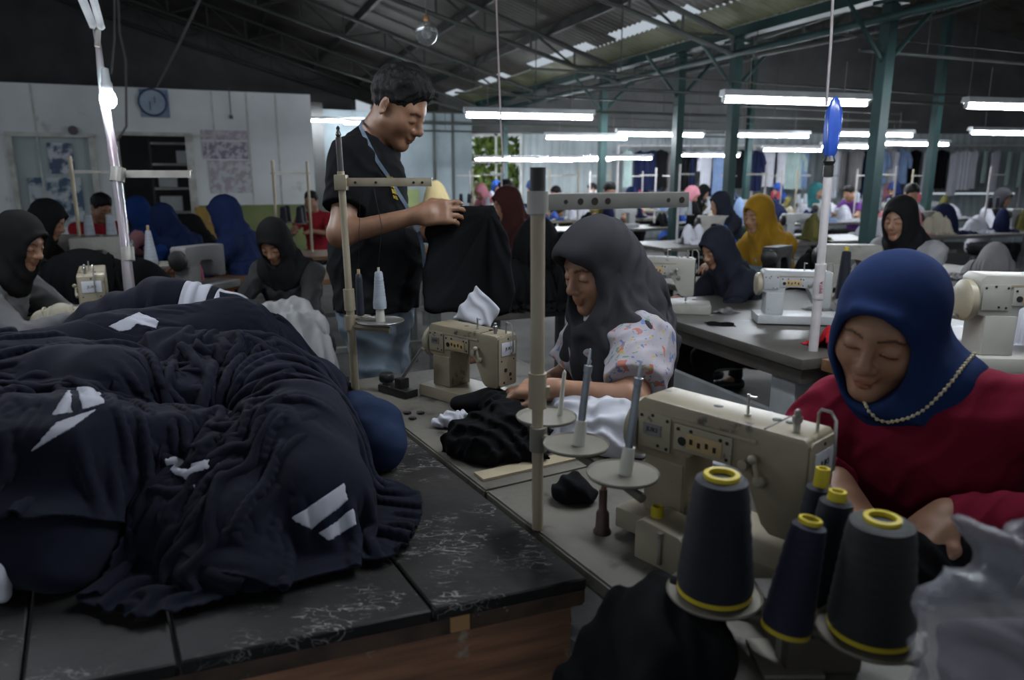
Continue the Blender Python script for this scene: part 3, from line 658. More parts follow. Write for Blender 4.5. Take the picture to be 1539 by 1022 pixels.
    # handwheel at the far end
    mb = MB(); mb.lathe([(.0, 0), (.052, .0), (.058, .006), (.058, .022), (.050, .028), (.020, .030), (0, .030)], 24, Matrix.Translation((x0, 0, .15)) @ Matrix.Rotation(R(-90), 4, 'Y')); mb.build('handwheel', M_cream2 if detail else M_steel, t)
    return t
mF = sewing_machine('sewing_machine', (0.449, 1.085, TZ + .052), R(-46), 0.93, 'large cream sewing machine in front of the woman with the blue headscarf')
mM = sewing_machine('sewing_machine', (-0.040, 2.004, TZ + .036), R(-41), 0.82, 'cream oil stained sewing machine between the standing man and the grey headscarf woman')
# black belt-tensioner / bobbin stand behind the middle machine
t = empty('bobbin_winder', atz(598, 592, TZ), R(-41), 'black bobbin winder with a slanting rod left of the middle machine', 'bobbin winder')
mb = MB(); mb.box((0, 0, .012), (.13, .05, .024), bev=.004); mb.box((.02, 0, .03), (.03, .035, .05), bev=.005); mb.build('base', M_oil, t)
mb = MB(); mb.cyl((.0, 0, .03), (.085, .03, .15), .006, 8); mb.build('rod', M_steel, t)
mb = MB(); mb.lathe([(.02, 0), (.024, .006), (.024, .02), (.02, .026), (0, .026)], 16, Matrix.Translation((-.05, 0, .03))); mb.build('pulley', M_oil, t)
# ---- thread stands
M_pole = mat('old_pole', (0.42, 0.36, 0.26), (0.29, 0.24, 0.165), scale=14, stretch=(1, 1, .25), rough=0.42, metal=0.35)
M_alu = mat('dull_aluminium', (0.42, 0.40, 0.37), (0.30, 0.28, 0.25), scale=9, rough=0.4, metal=0.4, grime=((0.10, 0.07, 0.05), 14, 0.70, 0.05))
M_tray = mat('tray_metal', (0.19, 0.172, 0.14), (0.14, 0.125, 0.10), scale=7, rough=0.5, metal=0.2)
M_spindle = mat('spindle_metal', (0.42, 0.45, 0.50), (0.3, 0.32, 0.36), scale=20, rough=0.35, metal=0.8)
M_plastic = mat('white_plastic', (0.58, 0.56, 0.50), (0.46, 0.44, 0.38), scale=12, rough=0.5)
def tray(t, p, r, m=None, cone=False):
    mb = MB(); mb.lathe([(0, 0), (r * .96, .002), (r, .006), (r * .985, .008), (r * .94, .005), (0, .004)], 36, Matrix.Translation(p)); return mb.build('tray', m or M_tray, t)
def spindle(parent, p, lean, h=.13, base=.05):
    Mt = Matrix.Translation(p) @ rot_to(lean)
    mb = MB(); mb.lathe([(.011, 0), (.0105, base * .6), (.0095, base), (.0, base)], 16, Mt); b = mb.build('spindle_base', M_plastic, parent)
    mb = MB(); mb.lathe([(.0068, base), (.0062, base + h), (.0072, base + h + .001), (.0072, base + h + .012), (.003, base + h + .013), (.0015, base + h + .04), (0, base + h + .042)], 14, Mt); mb.build('spindle', M_spindle, b)
# wide white-armed stand in the middle of the picture
pb = Vector((0.048, 1.262, TZ))
t = empty('thread_stand', pb, 0, 'wide armed thread stand in the middle with three empty trays', 'thread stand')
mb = MB(); mb.cyl((0, 0, 0), (-.002, .004, .30), .0105, 16); mb.cyl((-.002, .004, .24), (-.004, .008, .612), .0125, 16); mb.build('pole', M_pole, t)
mb = MB(); mb.cyl((-.002, .004, .235), (-.002, .004, .30), .0165, 14); mb.box((.016, .004, .265), (.008, .012, .02)); mb.build('clamp', M_pole, t)
mb = MB(); mb.cyl((-.004, .008, .608), (-.004, .008, .658), .0135, 14); mb.build('pole_cap', mat('dark_rubber', (.05, .045, .045), rough=.6), t)
top = Vector((-.004, .008, .600)); tip = atd(1046, 285, 1.40) - pb; dirv = (tip - top); dirv.z = 0; 
arm_end = top + dirv.normalized() * .33
mb = MB(); ax = dirv.normalized(); Mt = Matrix.Translation(top) @ Matrix.Rotation(math.atan2(ax.y, ax.x), 4, 'Z')
mb.box((.165, 0, 0), (.33, .003, .028), Mt, bev=.001); mb.box((.165, .008, .0135), (.33, .016, .0025), Mt)
mb.cyl((0.0, 0, -.019), (0, 0, .019), .0185, 18, Mt)
for (x, r) in ((.055, .004), (.085, .006), (.115, .007), (.143, .006), (.28, .004), (.312, .006)): mb.lathe([(r, 0), (r, .001), (0, .001)], 12, Mt @ Matrix.Translation((x, -.0015, 0)) @ Rx90, mi=1)
mb.build('thread_arm', [M_alu, mat('rust_spot', (.06, .045, .035), rough=.7)], t)
def rel(v): return v - pb
c1 = rel(atz(812, 632, .955)) + Vector((.012, .008, 0)); c2 = rel(atz(866, 672, .945)); c3 = rel(atz(936, 716, .94))
mb = MB(); a0 = Vector((0, 0, .185)); mb.tube([a0, c2 + Vector((0, 0, -.012)), c3 + Vector((0, 0, -.012)), c3 + (c3 - c2).normalized() * .05 + Vector((0, 0, -.016))], [.007, .008, .008, .008], 8)
mb.cyl((0, 0, .155), (0, 0, .20), .016, 14); mb.build('tray_arm', M_tray, t)
for c, ln_, b in ((c1, .08, .0), (c2, .085, .045), (c3, .10, .045)):
    tr = tray(t, c, .058)
    if b: spindle(tr, c + Vector((.004, 0, .004)), (.10, .02, 1), ln_, b)
    else:
        mb = MB(); mb.lathe([(.005, 0), (.0035, .085), (0, .09)], 12, Matrix.Translation(c + Vector((.026, .012, .004))) @ rot_to((.09, 0, 1))); mb.build('spindle', M_plastic, tr)
# small stand in front of the man
pb = atz(527, 587, TZ) + Vector((.012, .012, 0))
t = empty('thread_stand', pb, 0, 'slim thread stand in front of the standing man, holding two cones', 'thread stand')
mb = MB(); lean = Vector((-.012, 0, 0)); mb.cyl((0, 0, 0), lean * .4 + Vector((0, 0, .30)), .0125, 14); mb.cyl(lean * .38 + Vector((0, 0, .27)), lean + Vector((0, 0, .66)), .0105, 14); mb.build('pole', M_pole, t)
mb = MB(); mb.cyl(lean + Vector((0, 0, .655)), lean + Vector((-.002, 0, .755)), .0085, 12); mb.lathe([(.005, 0), (.0085, .008), (.004, .02), (.006, .026), (0, .034)], 12, Matrix.Translation(lean + Vector((-.002, 0, .755)))); mb.build('finial', mat('dark_steel', (.10, .09, .085), rough=.35, metal=.7), t)
mb = MB(); mb.cyl((-.004, 0, .25), (-.006, 0, .315), .0165, 12); mb.build('collar', M_pole, t); mb = MB(); mb.cyl((-.006, 0, .19), (-.006, 0, .235), .0165, 12); mb.build('collar', M_pole, t); mb = MB(); mb.box((-.012, 0, .628), (.036, .036, .045), bev=.004); mb.build('clamp', M_pole, t)
mb = MB(); mb.box((.125, -.004, .628), (.255, .004, .022), bev=.001); mb.box((.125, .006, .640), (.255, .020, .003)); 
for x in (.03, .09, .20, .225): mb.lathe([(.004, 0), (.004, .002), (0, .002)], 10, Matrix.Translation((x, -.006, .628)) @ Rx90, mi=1)
mb.build('thread_arm', [M_pole, M_oil], t)
b1 = atd(541, 457, pb.y * cp + .14) - pb; b2 = atd(571, 462, pb.y * cp + .08) - pb
mb = MB(); mb.tube([(0, 0, .205), (b1.x, b1.y, .205), (b1.x + .03, b1.y, .205)], .008, 8); mb.tube([(0, 0, .20), (b2.x, b2.y - .01, .195), (b2.x + .03, b2.y - .015, .192)], .010, 8); mb.build('tray_arm', M_pole, t)
tr = tray(t, Vector((b1.x, b1.y, .212)), .035); tr2 = tray(t, Vector((b2.x, b2.y, .212)), .072, mat('tray_ring', (.30, .29, .27), rough=.3, metal=.5))
mb = MB(); mb.lathe([(.014, 0), (.012, .05), (0, .05)], 12, Matrix.Translation((b2.x, b2.y, .216))); mb.build('spindle_base', M_plastic, tr2)
M_thr_sil = mat('thread_silver', (.36, .39, .44), (.28, .30, .34), scale=60, stretch=(.1, .1, 3), rough=.5, bump=.3, bscale=300)
M_thr_navy = mat('thread_navy', (.008, .010, .019), (.0055, .0065, .012), scale=40, stretch=(.1, .1, 6), rough=.55, bump=.35, bscale=260, sheen=.05, spec=.25)
M_thr_purple = mat('thread_purple', (.014, .014, .033), (.010, .010, .022), scale=40, stretch=(.1, .1, 6), rough=.55, bump=.35, bscale=260, sheen=.05, spec=.25)
M_thr_grey = mat('thread_charcoal', (.018, .019, .019), (.012, .0125, .013), scale=40, stretch=(.1, .1, 6), rough=.55, bump=.35, bscale=260, sheen=.05, spec=.25)
M_yel = mat('yellow_plastic', (.52, .40, .02), (.42, .32, .02), scale=9, rough=.45)
def thread_cone(p, rb, rt, h, m, label, lean=(0, 0, 1), capm=None, cap_h=.012, cap_r=None, base=True, group=None, ring=True):
    t = empty('thread_cone', p, 0, label, 'thread cone', group); Mt = rot_to(lean)
    mb = MB(); mb.lathe([(rb * .7, .004), (rb * .97, .006), (rb, .014), (rb * .995, .02)] + [(rb + (rt - rb) * k / 14 + (.0006 if k % 2 else -.0004), .02 + (h - .035) * k / 14) for k in range(1, 14)] + [(rt, h - .015), (rt * .94, h - .004), (rt * .7, h), (rt * .35, h - .002), (0, h - .002)], 40, Mt); mb.build('thread_winding', m, t)
    cr = cap_r or rt * .55
    if capm:
        if ring:
            mb = MB(); mb.lathe([(cr, h - .004), (cr, h + cap_h * .55), (cr * .96, h + cap_h * .6), (cr * .72, h + cap_h * .6), (cr * .70, h - .003)], 24, Mt); mb.build('core_rim', capm, t)
        else:
            mb = MB(); mb.lathe([(cr, h - .003), (cr * .9, h + cap_h), (cr * .6, h + cap_h), (cr * .55, h + cap_h * .4), (0, h + cap_h * .4)], 20, Mt); mb.build('core_cap', capm, t)
    if base:
        mb = MB(); mb.lathe([(rb * .9, -.001), (rb * .99, .0), (rb * .99, .006), (rb * .9, .008)], 40, Mt); mb.build('core_foot', capm or m, t)
    return t
thread_cone(pb + Vector((b1.x, b1.y, .218)), .012, .010, .135, mat('thread_black_blue', (.02, .024, .035), scale=40, rough=.5), 'slim dark thread cone on the stand in front of the standing man', capm=M_tan, cap_r=.005, cap_h=.014, ring=False, base=False)
thread_cone(pb + Vector((b2.x, b2.y, .250)), .020, .0125, .118, M_thr_sil, 'silver grey thread cone on the stand in front of the standing man', capm=M_plastic, cap_r=.004, cap_h=.012, ring=False, base=False)
for (a, b) in (((.05, -.006, .625), (b1.x, b1.y, .37)), ((.09, -.006, .625), (b2.x, b2.y, .375)), ((.12, -.006, .625), (b2.x + .004, b2.y, .376))):
    pass
mb = MB(); mb.tube([pb + Vector((.045, -.014, .61)), pb + Vector((b1.x, b1.y, .372))], .0009, 5); tag(mb.build('sewing_thread', M_oil), 'thin dark thread rising from the slim dark cone to the arm', 'thread')
mb = MB(); mb.tube([pb + Vector((.085, -.014, .61)), pb + Vector((.105, -.02, .5)), pb + Vector((b2.x, b2.y, .384))], .0009, 5); tag(mb.build('sewing_thread', M_oil), 'thin dark thread rising from the silver grey cone to the arm', 'thread')
# big cone stand in the right foreground
pA = atd(1074, 880, 1.02); pB = atd(1303, 978, .940)
t = empty('thread_stand', (0.36, .88, TZ), 0, 'low cone stand with two round trays in the right foreground', 'thread stand'); o = -Vector((0.36, .88, TZ))
zA = .830; pA.z = zA; pB.z = zA
mb = MB(); e = (pB - pA); mb.tube([pA - e * .35 + o + Vector((0, 0, -.014)), pA + o + Vector((0, 0, -.014)), pB + o + Vector((0, 0, -.014)), pB + e * .3 + o + Vector((0, 0, -.014))], .012, 10); mb.build('cross_bar', mat('bar_brown', (.06, .05, .04), rough=.5), t)
mid = (pA + pB) / 2 + o; mb = MB(); mb.cyl((mid.x, mid.y, .001), (mid.x, mid.y, zA - TZ - .012), .012); mb.box((mid.x, mid.y, .004), (.08, .08, .007), bev=.002); mb.build('post', M_tray, t)
for q in (pA, pB): tray(t, q + o, .066)
thread_cone(pA + Vector((0, 0, .009)), .0520, .037, .168, M_thr_navy, 'big navy thread cone in the right foreground, in front of the cream machine', capm=M_yel, cap_r=.024, cap_h=.010)
thread_cone(pB + Vector((0, 0, .009)), .0520, .040, .150, M_thr_grey, 'big charcoal thread cone nearest the camera, beside the plastic bag', capm=M_yel, cap_r=.022, cap_h=.008)
q1 = atd(1183, 915, .96); q2 = atd(1236, 885, 1.02); q3 = atd(1217, 845, 1.08)
zz = TZ + .001
def down(p, z):
    p.z = z; return p
lean = (.15, .05, 1)
thread_cone(down(q1, zz + .058), .032, .0225, .150, M_thr_purple, 'slim purple navy thread cone leaning between the two big cones', lean=lean, capm=M_yel, cap_r=.015, cap_h=.010)
thread_cone(down(q2, zz + .058), .031, .023, .155, M_thr_navy, 'dark navy thread cone right behind the purple navy one', lean=(.06, .03, 1), capm=M_yel, cap_r=.013, cap_h=.012, ring=False)
thread_cone(down(q3, zz + .058), .031, .021, .148, M_thr_navy, 'dark thread cone with a tall yellow cap, hindmost in the right foreground', lean=(.05, .03, 1), capm=M_yel, cap_r=.011, cap_h=.026, ring=False)
mb = MB(); c = (q1 + q2 + q3) / 3; mb.box((c.x, c.y, TZ + .028), (.10, .15, .054), Matrix.Identity(4), bev=.006); tag(mb.build('wooden_block', MATS['bar_brown']), 'low dark block carrying three slim thread cones', 'block')
# cream box with yellow cap in front of the machine column
p = atz(1000, 843, TZ); t = empty('thread_oiler_box', p, R(-49.5), 'cream box with a yellow cap left of the big navy cone', 'box')
mb = MB(); mb.prism([(-.045, 0), (.055, 0), (.055, .062), (.045, .070), (-.03, .076), (-.045, .066)], -.03, .045, bev=.004); mb.build('case', M_cream2, t)
mb = MB(); mb.lathe([(.011, .07), (.011, .092), (.008, .094), (.007, .086), (0, .086)], 18, c=(-.022, .0, 0)); mb.build('cap', M_yel, t)
mb = MB(); mb.box((.012, -.032, .035), (.006, .008, .05), bev=.001); mb.cyl((.012, -.034, .06), (.012, -.034, .068), .005); mb.build('latch', M_steel, t)
# dark pegs / rags on the table near the middle stand
p = atz(905, 800, TZ); t = empty('rubber_foot_post', p, 0, 'short brown black post standing in front of the cream machine', 'post')
mb = MB(); mb.lathe([(.017, 0), (.017, .004), (.013, .01), (.012, .04), (.008, .046), (.0075, .085), (0, .085)], 16); mb.build('sleeve', mat('rusty', (.09, .05, .035), (.03, .02, .018), scale=14, rough=.5, metal=.3), t)
mb = MB(); mb.cyl((.0, 0, .08), (.005, 0, .13), .005, 8); mb.build('rod', mat('copper_rod', (.30, .15, .09), rough=.4, metal=.6), t)
# screws and lint on the middle table
for (u, v, lb) in ((620, 630, 'left dark metal nut on the table before the middle machine'), (632, 622, 'middle dark metal nut on the table before the middle machine'), (612, 622, 'hindmost dark metal nut on the table before the middle machine')):
    p = atz(u, v, TZ); mb = MB(); mb.lathe([(.004, .0005), (.011, .0005), (.011, .006), (.004, .006)], 6, Matrix.Translation(p)); tag(mb.build('metal_nut', M_oil), lb, 'nut')
# ================================================================== PEOPLE
def near(P, c, r, f):
    """evaluate f only inside a sphere; a safe bound elsewhere"""
    dd = ln(P - V3(c)); o = (dd - F32(r * 0.72)).astype(F32); ms = dd < r
    if ms.any(): o[ms] = f(P[ms])
    return o
def head_sdf(q, male=False):
    q = q.copy(); s = q.copy(); s[:, 0] = np.abs(s[:, 0])
    d = ell(s, (0, -.012, .035), (.074, .092, .084))
    d = smin(d, ell(s, (0, .022, -.028), (.060, .063, .080)), .03)
    jw = .021 if male else .017
    d = smin(d, cap(s, (.050, .004, -.055), (.010, .062, -.098), jw, jw), .03)
    d = smin(d, sph(s, (0, .066, -.101), .019), .025)
    d = smin(d, sph(s, (.036, .050, -.030), .028), .03)
    d = smin(d, cap(s, (0, .078, .018), (.036, .066, .020), .011, .010), .022)
    d = smax(d, -sph(s, (.031, .099, -.004), .0155), .020)
    d = smin(d, ell(s, (.031, .0735, -.005), (.0165, .0145, .0125)), .005)
    d = smin(d, cap(s, (.018, .0865, -.0065), (.044, .0795, -.0085), .0016), .003)
    d = smin(d, cap(s, (0, .082, .012), (0, .104, -.028), .0075, .0105), .014)
    d = smin(d, sph(s, (0, .105, -.034), .0125), .010)
    d = smin(d, sph(s, (.0125, .094, -.039), .0090), .007)
    d = smax(d, -sph(s, (.007, .102, -.0475), .0032), .004)
    d = smin(d, ell(s, (0, .087, -.0585), (.020, .010, .012)), .012)
    d = smin(d, ell(s, (.004, .0895, -.0658), (.0155, .0085, .0046)), .004)
    d = smin(d, ell(s, (0, .0885, -.0750), (.0155, .0088, .0060)), .004)
    d = smax(d, -cap(s, (0, .100, -.0690), (.0195, .088, -.0762), .0020, .0012), .003)
    e = ell(s, (.077, -.010, -.006), (.0075, .019, .031), euler(0, 0, R(-22)))
    e = smax(e, -ell(s, (.084, -.006, -.002), (.006, .011, .019)), .006)
    return smin(d, e, .006)
def head_base(s):
    d = ell(s, (0, -.012, .035), (.074, .092, .084))
    d = smin(d, ell(s, (0, .022, -.028), (.060, .063, .080)), .03)
    d = smin(d, cap(s, (.050, .004, -.055), (.010, .062, -.098), .018, .018), .03)
    return smin(d, sph(s, (.036, .050, -.030), .028), .03)
def folds_rad(P, c, ax, n, seed, warp=.5, sharp=1.4):
    """folds running outward from the axis ax through c"""
    ax = unit(ax); u = unit(np.cross(ax, (.31, .52, .8))); w = np.cross(ax, u); q = P - V3(c)
    an = np.arctan2(q @ w, q @ u)
    return np.power(F32(.5) + F32(.5) * np.sin(an * F32(n) + F32(warp * 2.2) * wob(P, 9, seed)), F32(sharp))
FN = {}
LIP, BROW, LASH = (0.78, 0.46, 0.44), (0.10, 0.08, 0.08), (0.08, 0.06, 0.06)
def head_col(q, male=False):
    c = np.ones((len(q), 3), F32); x = np.abs(q[:, 0]); y, z = q[:, 1], q[:, 2]
    def soft(v): return np.clip(v, 0, 1)[:, None]
    def mix(c, col, w): return c * (1 - w) + np.array(col, F32) * w
    lip = np.maximum(1 - ell(q, (0, .090, -.0650), (.0215, .0105, .0060)) / .0015, 1 - ell(q, (0, .089, -.0748), (.0185, .0105, .0072)) / .0015)
    c = mix(c, LIP, soft(lip) * (0.4 if male else .6))
    zb = .0165 + .004 * np.clip((x - .016) / .02, 0, 1) - .006 * np.clip((x - .036) / .012, 0, 1)
    b = (1 - np.abs(z - zb) / (.0058 if male else .0038)) * 2.2; b[(x < .012) | (x > .050) | (y < .04)] = 0
    c = mix(c, BROW, soft(b) * .9)
    zl = -.0098 - .002 * np.clip((x - .02) / .02, 0, 1)
    l = (1 - np.abs(z - zl) / .0024) * 2; l[(x < .0165) | (x > .0465) | (y < .05)] = 0
    c = mix(c, LASH, soft(l) * .9)
    if male:
        s = np.clip((-.045 - z) / .02, 0, 1) * np.clip((y + .0) / .03, 0, 1) * .12; c = mix(c, (.45, .40, .40), s[:, None])
    return c
def unit(v): v = np.array(v, F32); return v / max(np.linalg.norm(v), 1e-9)
def hand_sdf(P, wr, dr, nm, thumb, curl=(.35, .35, .3), spread=.10, hs=1.0, pinch=.5):
    dr = unit(dr); nm = np.array(nm, F32); nm = unit(nm - dr * float(nm @ dr)); ac = unit(np.cross(dr, nm)) * (1 if thumb > 0 else -1)
    wr = V3(wr); M = np.stack([ac, dr, nm], 1)
    L = lambda a, b, c: wr + ac * F32(a * hs) + dr * F32(b * hs) + nm * F32(c * hs)
    d = rbox(P, L(0, .050, 0), (.039 * hs, .046 * hs, .0135 * hs), .012 * hs, M)
    d = smin(d, cap(P, L(0, -.01, 0), L(0, .03, 0), .026 * hs, .024 * hs), .02)
    fs = None
    for k, (off, ln0) in enumerate(((.030, .070), (.0105, .079), (-.010, .073), (-.029, .057))):
        p = L(off, .088 - abs(off - .008) * .15, 0); a = 0.0; base = unit(dr + ac * F32(off / .03 * spread)); pts = [p - base * F32(.012 * hs), p]
        for i, fr in enumerate((.46, .30, .24)):
            a += curl[i] * (1 + .10 * (k - 1)); v = base * F32(math.cos(a)) + nm * F32(math.sin(a)); p = p + v * F32(ln0 * fr * hs); pts.append(p)
        e = chain(P, pts, [.0095 * hs, .0095 * hs, .0085 * hs, .0078 * hs, .0066 * hs], .004); fs = e if fs is None else smin(fs, e, .0025)
    d = smin(d, fs, .010)
    tp = [L(.024, .018, .006), L(.046, .044, .014 + .01 * pinch), L(.046 - .006 * pinch, .078, .022 + .014 * pinch), L(.040 - .012 * pinch, .103, .026 + .018 * pinch)]
    return smin(d, chain(P, tp, [.013 * hs, .0115 * hs, .0095 * hs, .0075 * hs], .006), .012)
def torso_M(J):
    z = unit(V3(J['neck']) - V3(J['pel'])); f = V3(J['fwd']); f = unit(f - z * float(f @ z)); x = unit(np.cross(f, z)); return np.stack([x, f, z], 1)
def torso_sdf(P, J, off=0.0, bulk=1.0, loff=None):
    M = torso_M(J); b = bulk
    d = ell(P, J['chest'], (.158 * b + off, .108 * b + off, .175 + off), M)
    d = smin(d, ell(P, J['belly'], (.142 * b + off, J.get('belly_y', .112) * b + off, .165 + off), M), .07)
    d = smin(d, ell(P, J['pel'], (.165 * b + off, .122 * b + off, .125 + off), M), .07)
    mid = (V3(J['shR']) + V3(J['shL'])) / 2
    d = smin(d, cap(P, J['shR'], mid, .052 + off, .066 + off), .05); d = smin(d, cap(P, J['shL'], mid, .052 + off, .066 + off), .05)
    return smin(d, cap(P, J['neck'], V3(J['chest']) * F32(.5) + mid * F32(.5), .054 + off, .09 + off), .05)
def rotm(yaw, pitch, roll):
    """columns: head x, y (face forward), z. yaw = heading of the face in the XY plane"""
    return np.array(Matrix.Rotation(yaw - math.pi / 2, 3, 'Z') @ Matrix.Rotation(-pitch, 3, 'X') @ Matrix.Rotation(roll, 3, 'Y'), dtype=F32)
def lerp(a, b, t): return V3(a) * F32(1 - t) + V3(b) * F32(t)
M_skin = mat('skin', (0.29, 0.150, 0.092), (0.245, 0.123, 0.073), scale=18, rough=0.5, spec=0.45, attr=True, bump=.04, bscale=500, subs=.0)
M_skinB = mat('skin_tan', (0.245, 0.125, 0.074), (0.205, 0.102, 0.06), scale=18, rough=0.48, spec=0.45, attr=True, bump=.04, bscale=500)
M_hair = mat('hair_black', (0.006, 0.0055, 0.0055), (0.010, 0.009, 0.009), scale=120, stretch=(1, 1, .15), rough=0.6, bump=.3, bscale=300, spec=.15)
def person(label, loc, J, h=.005, rz=0.0, skin=None, shirt=None, hijab=None, pants=None, hair=None, sleeve='long', group=None, hs=1.0, male=False,
           cape=.25, cape_c=(0, 0, 0), bulk=1.0, curl=(.35, .35, .3), sl_r=1.0, seed=1, prints=None, lod=0, shirt_amp=.006, open_c=None, fold_amp=.012, hijab_tail=None, visor=.004, cape_arm=.6, fold_n=9, h2=None):
    t = empty('person', loc, rz, label, 'person', group); J = dict(J); Hm = rotm(J['hyaw'], J['hpitch'], J.get('hroll', 0)); hc = V3(J['head'])
    h2 = h2 or h * 1.1
    pts = np.array([np.array(J[k], F32) for k in J if k[:2] in ('he', 'ne', 'ch', 'be', 'pe', 'sh', 'el', 'wr', 'hi', 'kn', 'an') and hasattr(J[k], '__len__')])
    lo = pts.min(0) - .24; hi = pts.max(0) + .24; lo[2] = max(lo[2], -.02)
    toq = lambda P: ((P - hc) @ Hm) / F32(hs)
    def arms(P, ra, off=0):
        d = None
        for s in 'RL':
            e = smin(cap(P, J['sh' + s], J['el' + s], .048 * ra + off, .038 * ra + off), cap(P, J['el' + s], J['wr' + s], .037 * ra + off, .0255 * ra + off), .03); d = e if d is None else np.minimum(d, e)
        return d
    def legs(P, k):
        d = None
        for s in 'RL':
            e = chain(P, [J['hip' + s], J['kn' + s], J['an' + s]], [.088 * k, .066 * k, .042 * k], .05); d = e if d is None else smin(d, e, .02)
        return d
    def skin_f(P):
        d = near(P, hc, .22 * hs, lambda Q: head_sdf(toq(Q), male) * F32(hs))
        nk = hc + (np.array([0, -.022, -.05], F32) @ Hm.T) * F32(hs)
        d = smin(d, cap(P, nk, J['neck'], .052 * hs, .060), .022)
        d = smin(d, torso_sdf(P, J, -.022, bulk), .03)
        d = smin(d, arms(P, 1.0), .035)
        for s in 'RL':
            if lod >= 2: e = cap(P, J['wr' + s], V3(J['wr' + s]) + unit(J['hd' + s]) * F32(.13), .032, .02)
            else: e = near(P, V3(J['wr' + s]) + unit(J['hd' + s]) * F32(.08), .19, lambda Q: hand_sdf(Q, J['wr' + s], J['hd' + s], J['hn' + s], J.get('th' + s, 1 if s == 'L' else -1), J.get('curl' + s, curl), pinch=J.get('pinch', .5)))
            d = smin(d, e, .014)
        if lod < 3:
            for s in 'RL':
                fw = V3(J['fwd']); fw[2] = 0; ft = V3(J['an' + s]) + unit(fw) * F32(.16); ft[2] = .03
                d = smin(d, chain(P, [J['hip' + s], J['kn' + s], J['an' + s], ft], [.062, .045, .032, .028], .03), .02)
        return d
    colf = (lambda v: head_col(toq(v), male) if lod < 3 else np.ones((len(v), 3), F32))
    sdf_mesh('body', skin_f, lo, hi, h, skin or M_skin, t, colf, smooth=1 if h < .007 else 0, keep_big=True)
    sd = seed * 7
    if shirt is not None:
        tm = {'long': .97, 'three': .55, 'short': None}[sleeve]
        def shirt_f(P):
            d = torso_sdf(P, J, .010, bulk)
            a = None
            for s in 'RL':
                sh, el, wr = J['sh' + s], J['el' + s], J['wr' + s]
                if sleeve == 'short':
                    ed = lerp(sh, el, J.get('slv', .62)); e = smax(cap(P, sh, el, .060 * sl_r, .056 * sl_r), plane(P, ed, V3(el) - V3(sh)), .006)
                else:
                    ed = lerp(el, wr, tm); e = smin(cap(P, sh, el, .060 * sl_r, .050 * sl_r), smax(cap(P, el, wr, .048 * sl_r, .036 * sl_r), plane(P, ed, V3(wr) - V3(el)), .006), .02)
                a = e if a is None else np.minimum(a, e)
            d = smin(d, a, .035)
            d = smax(d, -(cap(P, V3(J['neck']) - V3((0, 0, .004)), hc, .058, .072)), .008)
            hem = J.get('hem', J['pel'][2] - .10); d = smax(d, F32(hem) - P[:, 2], .006)
            if shirt_amp: d = d - F32(shirt_amp) * (folds(P, (.55, .2, .8), .085, sd, 1.1, 2.0) + F32(.6) * folds(P, (-.7, .3, .5), .05, sd + 1, 1.2, 2.0) - F32(.6))
            return d
        FN[label] = shirt_f
        sdf_mesh('shirt', shirt_f, lo, hi, h2, shirt, t, smooth=1, keep_big=False)
    if pants is not None:
        def pants_f(P):
            d = smin(legs(P, 1.0), ell(P, J['pel'], (.158 * bulk, .118 * bulk, .125), torso_M(J)), .06)
            d = smax(d, P[:, 2] - F32(J.get('waist', J['pel'][2] + .10)), .006)
            return d - F32(.006) * folds(P, (.2, .4, .9), .07, sd + 3, 1.3, 2)
        sdf_mesh('trousers', pants_f, lo, hi, max(h2, .007), pants, t, smooth=1)
        if lod < 2:
            def shoes_f(P):
                d = None
                for s in 'RL':
                    fw = V3(J['fwd']); fw[2] = 0; fw = unit(fw); a = V3(J['an' + s]); a[2] = .035; e = smax(cap(P, a - fw * F32(.03), a + fw * F32(.15), .042, .04), F32(.0) - P[:, 2], .004); d = e if d is None else np.minimum(d, e)
                return d
            sdf_mesh('footwear', shoes_f, lo, hi, .009, M_oil, t)
    if hijab is not None:
        oc = open_c or (0, .087, -.024); ow_ = J.get('ow', .049); nr = J.get('nr', (.080, .088))
        def hij_f(P):
            q = toq(P); s = q.copy(); s[:, 0] = np.abs(s[:, 0])
            d = smin(head_base(s) - F32(.0070), ell(s, (0, -.013, .036), (.081, .097, .093)), .03)
            if visor:
                arc = [(0, .099, .073), (.030, .090, .063), (.050, .066, .036), (.059, .046, -.004), (.055, .040, -.05), (.040, .046, -.088), (.0, .064, -.120)]
                d = smin(d, chain(s, arc, [.005, .005, .006, .0075, .0075, .008, .010], .012), .030)
                if visor > .01: d = smin(d, ell(s, (0, .046, .068), (.064, .080, .038), euler(R(-14))), .04)
            d = d * F32(hs)
            nk = V3(J['neck'])
            d = smin(d, cap(P, hc + (np.array([0, -.03, -.05], F32) @ Hm.T) * F32(hs), nk, nr[0] * hs, nr[1]), .06)
            low = np.clip((-(q[:, 2]) - F32(.03)) / F32(.10), 0, 1)
            if cape:
                c = torso_sdf(P, J, .016, bulk)
                for sd_ in 'RL':
                    e = lerp(J['sh' + sd_], J['el' + sd_], cape_arm); c = smin(c, cap(P, J['sh' + sd_], e, .070, .064), .05)
                c = smax(c, sph(P, nk + V3(cape_c), cape), .008)
                d = smin(d, c, .09)
            if hijab_tail is not None:
                for tl in hijab_tail: d = smin(d, chain(P, tl[0], tl[1], .04), .07)
            hem = np.clip((F32(cape or 1) - ln(P - (nk + V3(cape_c)))) / F32(.05), .25, 1)
            back = np.clip((-q[:, 1] + F32(.0)) / F32(.06), 0, 1)
            fr = folds_rad(P, nk, V3(J['neck']) - V3(J['pel']) + V3((0, 0, .25)), fold_n, sd + 5, .55, 1.3)
            fd = folds(P, V3(J['fwd']) * F32(.8) + V3((.15, .1, .25)), .055, sd + 6, .8, 1.5)
            rise = np.clip((P[:, 2] - F32(nk[2] - .10)) / F32(.12), 0, 1)
